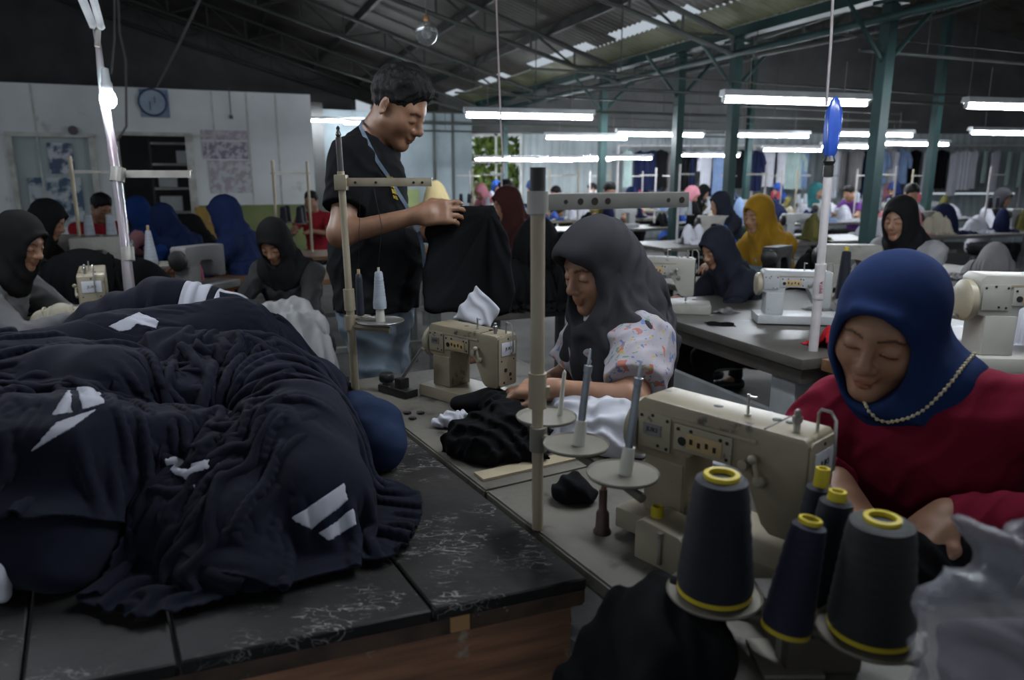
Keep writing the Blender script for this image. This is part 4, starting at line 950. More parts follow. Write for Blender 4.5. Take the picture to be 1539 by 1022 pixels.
            d = d - F32(fold_amp) * (low * hem * (fr * (1 - rise * F32(.6)) - F32(.4)) + (low * rise + back * F32(.35)) * (fd - F32(.4)) * F32(.8))
            ox, oy, oz = oc[0], 0, oc[2]
            e2 = np.sqrt((s[:, 0] / F32(ow_)) ** 2 + ((s[:, 2] - F32(oc[2])) / F32(oc[1])) ** 2)
            op = smax((e2 - 1) * F32(.058), F32(J.get('oy', .036)) - s[:, 1], .012) * F32(hs)
            d = smax(d, -op, .006)
            # hollow: keep it just outside head and neck
            return smax(d, -(near(P, hc, .2 * hs, lambda Q: head_sdf(toq(Q), male) * F32(hs)) - F32(.0005)) if h < .006 else -F32(1) + d * 0, .001)
        FN[label + 'scarf'] = hij_f
        sdf_mesh('headscarf', hij_f, lo - .05, hi + .08, h2, hijab, t, smooth=1, keep_big=True)
    if hair is not None:
        def hair_f(P):
            q = toq(P)
            d = smin(ell(q, (0, -.016, .040), (.0795, .096, .090)), ell(q, (0, .010, .085), (.06, .072, .048)), .03)
            d = d - F32(.0035) * (folds(q, (.9, .2, .3), .012, sd + 8, .8, 1.0) - F32(.5)) - F32(.004) * wob(q, 90, sd + 9)
            d = smax(d, -ell(q, (0, .136, .000), (.105, .084, .093)), .006)
            d = smax(d, -(ell(q, (0, .06, -.070), (.12, .085, .068))), .006)
            d = smax(d, plane(q, (0, -.07, -.060), (0, .30, -.95)), .012)
            e = q.copy(); e[:, 0] = np.abs(e[:, 0]); d = smax(d, -ell(e, (.085, -.008, -.010), (.03, .020, .030)), .004)
            return d * F32(hs)
        sdf_mesh('hair', hair_f, hc - .17, hc + .17, min(h, .004) if lod < 2 else h * .8, hair, t, smooth=0 if lod < 2 else 1)
    return t
def W(p, o): return (p[0] - o[0], p[1] - o[1], p[2])
# ---------------- the standing man
om = Vector((-0.47, 2.54, 0)); P_ = lambda u, v, d: W(atd(u, v, d), om)
fm = (math.cos(R(-10)), math.sin(R(-10)), 0)
JM = dict(head=P_(599, 160, 2.47), hyaw=R(-18), hpitch=R(33), hroll=R(4), neck=P_(556, 218, 2.52), chest=P_(556, 290, 2.53), belly=P_(566, 392, 2.53), pel=P_(566, 470, 2.54), fwd=fm, belly_y=.150,
          shR=P_(529, 240, 2.36), elR=P_(512, 352, 2.30), wrR=P_(630, 323, 2.29), hdR=Vector((1, .10, .10)), hnR=Vector((.1, .9, -.35)), thR=1, curlR=(.30, .55, .40),
          shL=P_(571, 238, 2.72), elL=P_(560, 360, 2.78), wrL=P_(640, 352, 2.60), hdL=Vector((.95, -.25, .25)), hnL=Vector((0, -.95, -.2)), curlL=(.6, .7, .4), slv=.66,
          hem=.965, waist=1.04, pinch=.3)
for s, dy in (('R', -.09), ('L', .09)):
    JM['hip' + s] = (JM['pel'][0], dy, .90); JM['kn' + s] = (JM['pel'][0] + .02, dy * 1.15, .48); JM['an' + s] = (JM['pel'][0] - .02, dy * 1.25, .07)
M_tshirt = fabric('black_tshirt', (.008, .008, .009)); M_jeans = mat('denim', (.20, .25, .30), (.10, .135, .175), scale=5, rough=.85, bump=.3, bscale=700, contrast=(.3, .7), grime=((.03, .045, .07), 4.5, .60, .12))
man = person('man in black t-shirt and blue jeans standing and holding up a black garment', om, JM, h=.0046, skin=M_skinB, shirt=M_tshirt, pants=M_jeans, hair=M_hair, sleeve='short', hs=1.04, male=True, bulk=1.06, sl_r=1.22, seed=3, shirt_amp=.005)
# yellow print on the chest, belt loops seam
tg = Vector(JM['chest']); fv = Vector(fm); rv = Vector((fv.y, -fv.x, 0))
# tape measure round the neck
M_tape = mat('measuring_tape', (.085, .125, .19), (.14, .18, .23), scale=60, rough=.5)
def march(f, u, v, d0, d1, org, off=0.0):
    r = ray(u, v); ds = np.arange(d0, d1, .004, dtype=F32); P = np.stack([r.x * ds - F32(org[0]), r.y * ds - F32(org[1]), CAMH + r.z * ds - F32(org[2])], 1).astype(F32)
    val = f(P) - F32(off); k = np.nonzero(val < 0)[0]
    return atd(u, v, float(ds[k[0]])) if len(k) else None
mf = FN['man in black t-shirt and blue jeans standing and holding up a black garment']
tp = [atd(600, 192, 2.74), atd(580, 182, 2.66), atd(556, 178, 2.58), atd(545, 181, 2.50)]
for (u, v) in ((541, 188), (546, 200), (555, 218), (566, 240), (577, 256), (588, 272), (600, 292), (610, 308), (621, 330), (629, 348), (634, 366), (637, 384), (638, 402)):
    q = march(mf, u, v, 2.1, 2.9, om, .004)
    tp.append((u, v, (q.y * cp - (q.z - CAMH) * sp) if q is not None else 2.40))
hd_ = tp[4:]; tp = tp[:4]
for i in range(len(hd_)):
    ds = [hd_[j][2] for j in range(max(0, i - 2), min(len(hd_), i + 3))]; tp.append(atd(hd_[i][0], hd_[i][1], min(sum(ds) / len(ds), hd_[i][2] + .004) - .003))
def ribbon(mb, pts, w, th, nrm):
    ring = []
    for i, p in enumerate(pts):
        tt = (pts[min(i + 1, len(pts) - 1)] - pts[max(i - 1, 0)]).normalized(); n = nrm[i] if isinstance(nrm, list) else nrm; sd = tt.cross(n).normalized(); n2 = sd.cross(tt).normalized()
        ring.append([p + sd * w / 2 + n2 * th, p - sd * w / 2 + n2 * th, p - sd * w / 2 - n2 * th, p + sd * w / 2 - n2 * th])
    vs = [v for r_ in ring for v in r_]; fs = [(0, 1, 2, 3)]
    for i in range(len(ring) - 1):
        for k in range(4): fs.append((4 * i + k, 4 * i + (k + 1) % 4, 4 * i + 4 + (k + 1) % 4, 4 * i + 4 + k))
    mb._add(vs, fs, None, 0, True)
mb = MB(); ribbon(mb, tp, .012, .0007, [Vector((.2, .1, 1))] * 3 + [Vector((-.3, -.7, .6))] + [Vector((.25, -1, .25))] * 13)
tag(mb.build('measuring_tape', M_tape), 'blue grey measuring tape hanging round the neck of the standing man', 'tape measure')
q0, q1_, q2_ = [march(mf, u, v, 2.1, 2.9, om, .001) for (u, v) in ((590, 282), (604, 284), (590, 268))]
if q0 and q1_ and q2_:
    ex = (q1_ - q0).normalized(); ez = (q2_ - q0); ez = (ez - ex * ez.dot(ex)).normalized(); nn = ex.cross(ez); nn = -nn if nn.y > 0 else nn
    Mt = Matrix((ex, ez, ex.cross(ez))).transposed().to_4x4(); Mt.translation = q0 - Vector(om) + nn * .004
    M_print = mat('yellow_print', (.55, .40, .04), rough=.7)
    for k, (x, z, w, hh) in enumerate(((-.018, .030, .010, .016), (-.004, .030, .012, .015), (.012, .028, .010, .016), (-.010, .008, .010, .018), (.004, .006, .009, .02), (-.012, -.014, .008, .016), (.003, -.016, .010, .018), (-.014, -.034, .007, .010), (.001, -.036, .009, .012))):
        mb = MB(); mb.tube([(x - w / 2, z - hh / 2, 0), (x - w / 2, z + hh / 2, 0), (x + w / 2, z + hh / 2 - .004, 0), (x, z, 0), (x + w / 2, z - hh / 2, 0)], .0016, 5, Mt); o = mb.build('shirt_print', M_print, man)
# ---------------- grey headscarf woman at the middle machine
ow = Vector((.34, 2.26, 0)); P_ = lambda u, v, d: W(atd(u, v, d), ow)
fw_ = (-.80, -.55, 0)
JW = dict(head=P_(897, 399, 2.00), hyaw=R(180 + 36), hpitch=R(17), hroll=R(0), neck=P_(925, 488, 2.04), chest=P_(928, 545, 2.08), belly=(-.03, -.02, .70), pel=(.02, .02, .53), fwd=fw_,
          shL=P_(968, 520, 1.93), elL=P_(950, 600, 1.80), wrL=P_(832, 585, 1.87), hdL=Vector((-.92, .42, -.10)), hnL=Vector((0, .25, -1)),
          shR=P_(884, 515, 2.18), elR=P_(858, 560, 2.20), wrR=P_(812, 578, 2.06), hdR=Vector((-.85, -.35, -.18)), hnR=Vector((0, -.2, -1)), hem=.46, curlL=(.45, .5, .35), curlR=(.4, .5, .35), slv=.80, ow=.064, oy=.012)
for s, k in (('R', 1), ('L', -1)):
    rx = Vector((-.55, .80, 0)) * (.09 * k); f3 = Vector(fw_)
    JW['hip' + s] = (rx.x + .02, rx.y + .02, .52); kk = rx * 1.3 + f3 * .38; JW['kn' + s] = (kk.x, kk.y, .50); aa = rx * 1.3 + f3 * .34; JW['an' + s] = (aa.x, aa.y, .07)
M_hgrey = fabric('grey_scarf', (.034, .033, .037), .85); M_skirt = fabric('dark_skirt', (.02, .02, .022))
def floral():
    m = mat('floral_cotton', (.33, .30, .33), (.27, .25, .28), scale=8, rough=.85, bump=.1, bscale=600); nt = m.node_tree; L = nt.links.new; bs = nt.nodes['Principled BSDF']
    tc = nt.nodes.new('ShaderNodeTexCoord'); cur = bs.inputs['Base Color'].links[0].from_socket
    for (sc, col, th) in ((38, (.32, .11, .08), .64), (44, (.10, .14, .28), .63), (52, (.36, .27, .07), .66), (60, (.12, .20, .15), .66)):
        n = nd(nt, 'ShaderNodeTexNoise'); n.inputs['Scale'].default_value = sc; n.inputs['Detail'].default_value = 1.5; n.inputs['Distortion'].default_value = .8
        mp = nd(nt, 'ShaderNodeMapping'); mp.inputs['Location'].default_value = (sc, sc * .3, 0); L(tc.outputs['Object'], mp.inputs['Vector']); L(mp.outputs['Vector'], n.inputs['Vector'])
        r = nd(nt, 'ShaderNodeMapRange'); r.inputs['From Min'].default_value = th; r.inputs['From Max'].default_value = th + .03; L(n.outputs['Fac'], r.inputs['Value'])
        x = nd(nt, 'ShaderNodeMix', data_type='RGBA'); x.inputs['B'].default_value = (*col, 1); L(cur, x.inputs['A']); L(r.outputs['Result'], x.inputs['Factor']); cur = x.outputs['Result']
    L(cur, bs.inputs['Base Color']); return m
woman1 = person('woman in grey headscarf and floral blouse bent over the middle sewing machine', ow, JW, h=.0046, shirt=floral(), hijab=M_hgrey, pants=M_skirt, sleeve='short', seed=5, cape=.285, cape_c=(.0, .0, -.055), cape_arm=.22, hs=1.0, sl_r=1.42, fold_amp=.018, visor=.016, open_c=(0, .100, -.030),
    hijab_tail=[([P_(925, 400, 2.08), P_(955, 450, 2.10), P_(985, 510, 2.05)], [.085, .085, .06])])
# ---------------- blue headscarf woman at the front machine
ob = Vector((.88, 1.42, 0)); P_ = lambda u, v, d: W(atd(u, v, d), ob); w_ = lambda x, y, z: (x - ob.x, y - ob.y, z)
fb = (-.68, -.74, 0)
JB = dict(head=P_(1334, 490, 1.33), hyaw=R(180 + 46), hpitch=R(17), hroll=R(-9), nr=(.070, .066), ow=.061, oy=.014, neck=w_(.775, 1.315, 1.0), chest=w_(.795, 1.315, .85), belly=w_(.84, 1.37, .70), pel=(.0, .0, .56), fwd=fb,
          shR=w_(.650, 1.385, .95), elR=w_(.545, 1.385, .845), wrR=P_(1258, 728, 1.29), hdR=Vector((.15, -.85, -.35)), hnR=Vector((-.3, -.1, -.95)),
          shL=w_(.915, 1.150, 1.02), elL=w_(.965, 1.06, .86), wrL=P_(1418, 778, 1.205), hdL=Vector((-.78, -.32, -.38)), hnL=Vector((-.2, -.25, -.95)), hem=.5, curlR=(.5, .5, .3), curlL=(.5, .6, .4))
for s, k in (('R', 1), ('L', -1)):
    rx = Vector((-.74, .68, 0)) * (.09 * k); f3 = Vector(fb)
    JB['hip' + s] = (rx.x, rx.y, .54); kk = rx * 1.3 + f3 * .38; JB['kn' + s] = (kk.x, kk.y, .50); aa = rx * 1.3 + f3 * .34; JB['an' + s] = (aa.x, aa.y, .07)
M_hblue = fabric('navy_scarf', (.013, .027, .088), .8); M_red = fabric('crimson_jersey', (.150, .009, .024), .72)
woman2 = person('woman in blue headscarf and crimson shirt sewing at the front machine', ob, JB, h=.0042, shirt=M_red, hijab=M_hblue, pants=M_skirt, sleeve='long', seed=9, cape=.100, cape_c=(-.015, -.02, .02), hs=1.03, sl_r=1.12, fold_amp=.011, visor=.002, open_c=(0, .090, -.025), bulk=1.05)

# cream bead trim along the lower edge of the blue scarf
bk = 'woman in blue headscarf and crimson shirt sewing at the front machine'
bf = lambda P: np.minimum(FN[bk](P), FN[bk + 'scarf'](P))
path = [(1296, 598), (1306, 618), (1318, 630), (1332, 635), (1350, 632), (1366, 628), (1384, 619), (1400, 606), (1416, 590), (1430, 574), (1444, 555), (1458, 538), (1468, 528)]; keep = []
for i in range(len(path) - 1):
    for k in range(12):
        q = march(bf, path[i][0] + (path[i + 1][0] - path[i][0]) * k / 12, path[i][1] + (path[i + 1][1] - path[i][1]) * k / 12, .8, 1.8, ob, .002)
        if q is not None:
            q = np.array(q - Vector(ob))
            if not keep or np.linalg.norm(q - keep[-1]) > .0085: keep.append(q)
mb = MB()
mb.tube([tuple(p) for p in keep], .0016, 6)
for p in keep: mb.sphere(p, .0036, seg=8)
mb.build('beaded_edging', mat('cream_beads', (.55, .47, .30), rough=.5), woman2)
# ================================================================== FABRIC
def poly2(U, W_, pts):
    """signed distance to a 2D polygon"""
    p = np.array(pts, F32); d = np.full(len(U), 1e9, F32); s = np.ones(len(U), F32); n = len(p)
    for i in range(n):
        a, b = p[i], p[i - 1]; e = b - a; wx, wy = U - a[0], W_ - a[1]
        h = np.clip((wx * e[0] + wy * e[1]) / max(float(e @ e), 1e-9), 0, 1); bx, by = wx - e[0] * h, wy - e[1] * h
        d = np.minimum(d, bx * bx + by * by)
        c1, c2, c3 = W_ >= a[1], W_ < b[1], e[0] * wy > e[1] * wx
        s = np.where((c1 & c2 & c3) | (~c1 & ~c2 & ~c3), -s, s)
    return s * np.sqrt(d)
class Frame:
    """a local plane at distance d facing back along the ray through (u,v): axes right, up, away"""
    def __init__(s, u, v, d):
        s.o = np.array(atd(u, v, d), F32); r = ray(u, v).normalized(); s.n = np.array(r, F32); s.x = unit(np.cross(s.n, (0, 0, 1))); s.y = np.cross(s.x, s.n).astype(F32); s.d = d; s.uv = (u, v)
    def pt(s, u, v):
        r = np.array(ray(u, v), F32); t = float((s.o - V3((0, 0, CAMH))) @ s.n) / float(r @ s.n); p = V3((0, 0, CAMH)) + r * F32(t) - s.o; return (float(p @ s.x), float(p @ s.y))
    def loc(s, P): q = P - s.o; return q @ s.x, q @ s.y, q @ s.n
def cloth(name, label, cat, f, lo, hi, m, h=.007, group=None, smooth=1, kind=None, parent=None, big=False):
    o = sdf_mesh(name, f, lo, hi, h, m, parent, smooth=smooth, keep_big=big)
    if parent is None: tag(o, label, cat, group, kind)
    return o
def relief(P, specs):
    r = np.zeros(len(P), F32)
    for sp_ in specs:
        k = sp_[0]
        if k == 'lin': r += F32(sp_[1]) * (folds(P, sp_[2], sp_[3], sp_[4], sp_[5] if len(sp_) > 5 else 1.0, 1.5) - F32(.4))
        elif k == 'rad': r += F32(sp_[1]) * (folds_rad(P, sp_[2], sp_[3], sp_[4], sp_[5], .6, 1.5) - F32(.4))
        elif k == 'ring':
            q = ln(P - V3(sp_[2])); r += F32(sp_[1]) * (np.power(F32(.5) + F32(.5) * np.sin(q * F32(6.283 / sp_[3]) + F32(1.8) * wob(P, 12, sp_[4])), F32(1.4)) - F32(.4))
        elif k == 'wob': r += F32(sp_[1]) * wob(P, sp_[2], sp_[3])
    return r
def heap(chains, specs, zfloor=TZ + .0015, kz=1.0, k=.06):
    def f(P):
        q = P.copy(); q[:, 2] = (q[:, 2] - F32(TZ)) * F32(kz)
        d = None
        for pts, rs in chains:
            pp = [(p[0], p[1], (p[2] - TZ) * kz) for p in pts]; e = chain(q, pp, rs, .03) if len(pp) > 1 else sph(q, pp[0], rs[0]); d = e if d is None else smin(d, e, k)
        d = d / F32(max(1, kz * .8)) - relief(P, specs)
        return smax(d, F32(zfloor) - P[:, 2], .010) if zfloor is not None else d
    return f
def bounds(chains, pad=.06):
    a = np.array([np.array(p) for c in chains for p in c[0]]); r = max(max(c[1]) for c in chains); return a.min(0) - r - pad, a.max(0) + r + pad
M_navy = fabric('navy_knit', (.0072, .0082, .0175), .72, rough=.8, bump=.3, sheen=.03)
M_navy2 = fabric('navy_knit_worn', (.0086, .0098, .0205), .7, rough=.78, bump=.3, sheen=.04)
M_blk = fabric('black_cloth', (.0065, .0065, .0075), .75, rough=.85)
M_whitecloth = fabric('white_cloth', (.50, .50, .55), .88, rough=.9)
M_stripe = fabric('white_stripe', (.46, .46, .52), .88, rough=.85)
M_denimblue = fabric('blue_bundle', (.018, .030, .068), .7, rough=.85, bump=.4)

class Vox:
    """sampled distance volume with trilinear lookup"""
    def __init__(s, f, lo, hi, h):
        s.lo = np.array(lo, F32); s.h = h; s.n = np.ceil((np.array(hi) - np.array(lo)) / h).astype(int) + 1
        ax = [s.lo[i] + h * np.arange(s.n[i], dtype=F32) for i in range(3)]; P = np.stack(np.meshgrid(*ax, indexing='ij'), -1).reshape(-1, 3).astype(F32)
        s.D = np.concatenate([f(P[i:i + 300000]) for i in range(0, len(P), 300000)]).reshape(s.n)
    def at(s, P):
        q = (P - s.lo) / F32(s.h); i = np.floor(q).astype(int); i = np.clip(i, 0, s.n - 2); t = np.clip(q - i, 0, 1).astype(F32); D = s.D; x, y, z = i[:, 0], i[:, 1], i[:, 2]; a, b, c = t[:, 0], t[:, 1], t[:, 2]
        l = lambda dx, dy: D[x + dx, y + dy, z] * (1 - c) + D[x + dx, y + dy, z + 1] * c
        return (l(0, 0) * (1 - b) + l(0, 1) * b) * (1 - a) + (l(1, 0) * (1 - b) + l(1, 1) * b) * a
    def grad(s, P):
        e = s.h * .6; g = np.stack([s.at(P + V3(v) * F32(e)) - s.at(P - V3(v) * F32(e)) for v in ((1, 0, 0), (0, 1, 0), (0, 0, 1))], 1); return g / np.maximum(ln(g), 1e-6)[:, None]
    def height(s, x, y):
        """top of the volume under each x,y"""
        i = np.clip(((x - s.lo[0]) / s.h).astype(int), 0, s.n[0] - 1); j = np.clip(((y - s.lo[1]) / s.h).astype(int), 0, s.n[1] - 1)
        ins = s.D[i, j] < 0; k = ins.shape[1] - 1 - np.argmax(ins[:, ::-1], 1); return np.where(ins.any(1), s.lo[2] + k * s.h, s.lo[2]).astype(F32)
def drape(vox, c, ang, su, sv, cu, cv, sp_=.0105, steps=100, iters=10, thick=.004, seed=1, twist=0.0, noise=.012, fric=.86, bend=.34, lift=.02, shape=None):
    """a cloth sheet su x sv metres, squeezed by cu, cv, laid over the volume and let fall"""
    nu, nv = int(su / sp_) + 1, int(sv / sp_) + 1; g = np.random.RandomState(seed)
    U, Vv = np.meshgrid((np.arange(nu) - (nu - 1) / 2) * sp_, (np.arange(nv) - (nv - 1) / 2) * sp_, indexing='ij')
    u0, v0 = U * cu, Vv * cv; r = np.sqrt((u0 / (su * cu * .5)) ** 2 + (v0 / (sv * cv * .5)) ** 2); th = ang + twist * np.maximum(1 - r, 0)
    X = c[0] + u0 * np.cos(th) - v0 * np.sin(th); Y = c[1] + u0 * np.sin(th) + v0 * np.cos(th)
    Zh = vox.height(X.ravel(), Y.ravel()).reshape(nu, nv)
    for _ in range(6): Zh[1:-1, 1:-1] = np.maximum(Zh[1:-1, 1:-1], (Zh[2:, 1:-1] + Zh[:-2, 1:-1] + Zh[1:-1, 2:] + Zh[1:-1, :-2]) / 4)
    P0 = np.stack([X, Y, Zh], -1).reshape(-1, 3).astype(F32)
    Zz = Zh + lift + noise * (1 + wob(P0 * V3((1, 1, 0)), 15, seed).reshape(nu, nv) + .5 * wob(P0 * V3((1, 1, 0)), 48, seed + 1).reshape(nu, nv)) + .002 * g.rand(nu, nv)
    x = np.stack([X, Y, Zz], -1).astype(F32); v = np.zeros_like(x); dt = F32(1 / 50)
    S = F32(sp_)
    cons = []
    for (du, dv, rest, k) in ((1, 0, S, 1.0), (0, 1, S, 1.0), (1, 1, S * 1.4142, .5), (1, -1, S * 1.4142, .5), (2, 0, 2 * S, bend), (0, 2, 2 * S, bend)):
        for par in (0, 1):
            per = max(abs(du), abs(dv)); ax = 0 if du else 1
            idx = np.arange(nu if ax == 0 else nv); sel = (idx // per) % 2 == par
            iu = np.nonzero(sel & (idx + (du if ax == 0 else dv) < len(idx)))[0]
            cons.append((du, dv, F32(rest), F32(k), ax, iu))
    for st in range(steps):
        v[..., 2] -= F32(9.8) * dt; v *= F32(.96); p = x + v * dt
        for it in range(iters):
            for (du, dv, rest, k, ax, iu) in cons:
                if ax == 0:
                    if dv >= 0: A_ = (iu, slice(0, nv - dv)); B_ = (iu + du, slice(dv, nv))
                    else: A_ = (iu, slice(-dv, nv)); B_ = (iu + du, slice(0, nv + dv))
                else: A_ = (slice(0, nu), iu); B_ = (slice(0, nu), iu + dv)
                a, b = p[A_], p[B_]; d = b - a; L_ = np.sqrt((d * d).sum(-1)) + F32(1e-9); e = (L_ - rest) / L_ * F32(.5) * k
                if k < 1 and rest > S * 1.5: e = np.minimum(e, 0)
                d *= e[..., None]; p[A_] = a + d; p[B_] = b - d
            if it % 3 == 2 or it == iters - 1:
                q = p.reshape(-1, 3); dd = vox.at(q) - F32(thick); m = dd < 0
                if m.any():
                    n = vox.grad(q[m]); q[m] -= n * dd[m][:, None]; t = q[m] - x.reshape(-1, 3)[m]; t -= n * (t * n).sum(1)[:, None]; q[m] -= t * F32(fric); p = q.reshape(nu, nv, 3)
        v = (p - x) / dt; sp2 = np.sqrt((v * v).sum(-1, keepdims=True)); v *= np.minimum(1, F32(1.2) / np.maximum(sp2, 1e-6)); x = p
    return x
def upsample(x, k):
    for ax in (0, 1):
        n = x.shape[ax]; t = np.linspace(0, n - 1, (n - 1) * k + 1); i = np.clip(np.floor(t).astype(int), 0, n - 2); f = (t - i).astype(F32); sh = [1, 1, 1]; sh[ax] = -1; f = f.reshape(sh)
        g = lambda j: np.take(x, np.clip(j, 0, n - 1), ax)
        a, b, c, d = g(i - 1), g(i), g(i + 1), g(i + 2); x = b + .5 * f * (c - a + f * (2 * a - 5 * b + 4 * c - d + f * (3 * (b - c) + d - a)))
    return x.astype(F32)
def sheet_obj(name, x, m, parent=None, bands=(), mb_=None, thick=.0035, label=None, cat=None, group=None, bname='white_band', cut=None, polys=()):
    """mesh of a draped sheet; bands = index boxes (i0,i1,j0,j1) that become part meshes of their own"""
    nu, nv = x.shape[:2]; own = np.zeros((nu - 1, nv - 1), int)
    for k, (i0, i1, j0, j1) in enumerate(bands): own[max(i0, 0):i1, max(j0, 0):j1] = k + 1
    fine = 1
    if polys:
        q = x.reshape(-1, 3).copy(); cell = float(np.median(np.linalg.norm(x[1:] - x[:-1], axis=-1)))
        for fr, pl in polys:
            U, V, N = fr.loc(q); sd_ = poly2(U, V, pl); m_ = (np.abs(sd_) < cell * .8) & (np.abs(N) < .10)
            if not m_.any(): continue
            e_ = F32(cell * .3); um, vm = U[m_], V[m_]; gx = (poly2(um + e_, vm, pl) - poly2(um - e_, vm, pl)) / (2 * e_); gy = (poly2(um, vm + e_, pl) - poly2(um, vm - e_, pl)) / (2 * e_)
            s_ = np.clip(sd_[m_], -cell * .7, cell * .7); q[m_] -= (gx * s_)[:, None] * fr.x + (gy * s_)[:, None] * fr.y
        x = q.reshape(x.shape)
        fc_ = (x[:-1, :-1] + x[1:, :-1] + x[:-1, 1:] + x[1:, 1:]).reshape(-1, 3) / 4; fine = 0
        for k, (fr, pl) in enumerate(polys):
            U, V, N = fr.loc(fc_); own[((poly2(U, V, pl) < 0) & (np.abs(N) < .10)).reshape(nu - 1, nv - 1)] = len(bands) + k + 1
    if cut is not None:
        ii, jj = np.meshgrid((np.arange(nu - 1) + .5) / (nu - 1), (np.arange(nv - 1) + .5) / (nv - 1), indexing='ij'); own[~cut(ii, jj)] = -1
    def mk(k, nm, mt, par):
        I, J_ = np.nonzero(own == k)
        if len(I) == 0: return None
        f = np.stack([I * nv + J_, (I + 1) * nv + J_, (I + 1) * nv + J_ + 1, I * nv + J_ + 1], 1); used, inv = np.unique(f, return_inverse=True)
        me = bpy.data.meshes.new(nm); me.from_pydata(x.reshape(-1, 3)[used].tolist(), [], inv.reshape(f.shape).tolist()); me.update()
        o = link(nm, me, mt, par, smooth=True)
        md = o.modifiers.new('thick', 'SOLIDIFY'); md.thickness = thick; md.offset = 1.0
        if fine: md = o.modifiers.new('fine', 'SUBSURF'); md.levels = 1; md.render_levels = 1
        return o
    o = mk(0, name, m, parent)
    for k in range(len(bands) + len(polys)): mk(k + 1, bname if k < len(bands) else 'white_patch', mb_ or M_stripe, o)
    if label: tag(o, label, cat, group)
    return o
def at_px(x, u, v):
    """sheet index seen nearest to a picture point (front-most)"""
    q = x.reshape(-1, 3); d = q[:, 1] * cp - (q[:, 2] - CAMH) * sp; y = q[:, 1] * sp + (q[:, 2] - CAMH) * cp
    e = (CX + FPX * q[:, 0] / d - u) ** 2 + (CY - FPX * y / d - v) ** 2; k = np.nonzero(e < 14 ** 2)[0]
    k = k[d[k].argmin()] if len(k) else e.argmin(); return k // x.shape[1], k % x.shape[1]
PILE = {}
def Z3(u, v, z): return tuple(atz(u, v, z))
CORES = []
def garment(key, label, chains, specs, m=M_navy, h=.0085, kz=1.0, k=.06, patches=(), zfloor=TZ + .0015):
    c2 = [(p, [r * .89 for r in rs]) for p, rs in chains]
    f = heap(c2, specs, zfloor, kz, k); CORES.append((key, label, f, bounds(c2), m, h))
G = []
# long rolled piece across the top of the heap
garment('roll', 'long rolled navy garment lying across the top of the heap, rising to the right',
        [([(-1.72, 1.60, .83), (-1.36, 1.68, .87), (-1.0, 1.80, .93), (-.76, 1.95, .95), (-.70, 2.05, .90)], [.10, .12, .135, .13, .10]), ([(-1.1, 1.9, .88), (-.80, 2.1, .90)], [.13, .11])],
        [('lin', .016, (.25, -.8, .65), .115, 21, .8), ('lin', .007, (.1, -.8, .6), .046, 22, 1.0), ('wob', .006, 12, 23)],
        patches=[(285, 438, 2.35, [(284, 424), (345, 418), (352, 452), (312, 466)], .003)] if False else [])
# lump behind with the two white bands at its crest
garment('crest', 'navy garment with two white bands forming the crest of the heap',
        [([(-1.28, 2.24, .91), (-1.10, 2.30, .965), (-.94, 2.36, .945)], [.12, .125, .10]), ([(-1.05, 2.2, .86), (-.80, 2.3, .84)], [.11, .09])],
        [('lin', .012, (.8, .3, .4), .11, 31, .8), ('lin', .006, (.7, -.3, .5), .05, 32), ('wob', .005, 13, 33)],
        patches=[(300, 440, 2.25, [(281, 412), (318, 412), (334, 438), (352, 462), (300, 472), (286, 440)], .004), (345, 435, 2.35, [(326, 412), (356, 412), (368, 446), (345, 450)], .004)])
garment('left_back', 'dark navy garment slumped at the left rear of the heap', [([(-1.75, 1.95, .79), (-1.45, 2.02, .82), (-1.25, 2.10, .82)], [.09, .10, .09])], [('lin', .012, (.3, -.6, .7), .09, 41, .9), ('wob', .005, 14, 42)])
garment('front_left', 'bulky navy garment at the front left of the heap, bulging over the boards',
        [([(-1.30, 1.22, .86), (-1.02, 1.22, .88), (-.78, 1.25, .87), (-.62, 1.34, .86)], [.16, .155, .135, .09]), ([(-1.0, 1.12, .80), (-.74, 1.10, .80)], [.11, .09]), ([(-1.15, 1.45, .92), (-.85, 1.45, .95)], [.13, .11])],
        [('lin', .015, (.45, -.3, .85), .13, 51, .8), ('ring', .008, (-.78, 1.42, .98), .085, 52), ('wob', .006, 11, 53)], m=M_navy2)
garment('middle', 'navy garment twisted in ring folds in the middle of the heap',
        [([(-.80, 1.66, .93), (-.62, 1.68, .92), (-.50, 1.72, .88)], [.12, .115, .09]), ([(-.72, 1.52, .90), (-.5, 1.55, .86)], [.10, .09])],
        [('ring', .014, (-.66, 1.52, 1.02), .062, 61), ('rad', .006, (-.62, 1.50, .95), (.2, -.7, .7), 9, 62), ('wob', .004, 14, 63)], h=.006)
garment('right_front', 'navy garment with white cuff bands hanging at the right front of the heap',
        [([Z3(400, 590, .91), Z3(450, 670, .885), Z3(480, 740, .84)], [.10, .105, .085]), ([(-.50, 1.30, .85), (-.46, 1.16, .80), (-.42, 1.10, .78)], [.10, .075, .045]), ([Z3(440, 590, .86), Z3(500, 690, .82)], [.08, .065])],
        [('rad', .013, (-.56, 1.40, 1.0), (.35, -.75, .55), 8, 71), ('rad', .005, (-.56, 1.40, 1.0), (.35, -.75, .55), 19, 72), ('wob', .005, 14, 73)], h=.006, m=M_navy2,
        patches=[(485, 775, 1.36, [(443, 790), (519, 738), (524, 764), (469, 808)], .0035), (510, 800, 1.36, [(484, 812), (532, 776), (537, 800), (497, 824)], .0035)])
garment('front_tail', 'navy hem folded flat on the boards at the foot of the heap',
        [([(-.60, 1.20, .80), (-.50, 1.09, .775), (-.40, 1.06, .772)], [.07, .040, .03]), ([(-.60, 1.35, .83), (-.54, 1.2, .80)], [.09, .06])], [('rad', .008, (-.58, 1.42, .95), (.3, -.75, .5), 10, 81), ('wob', .004, 16, 82)], h=.0055)
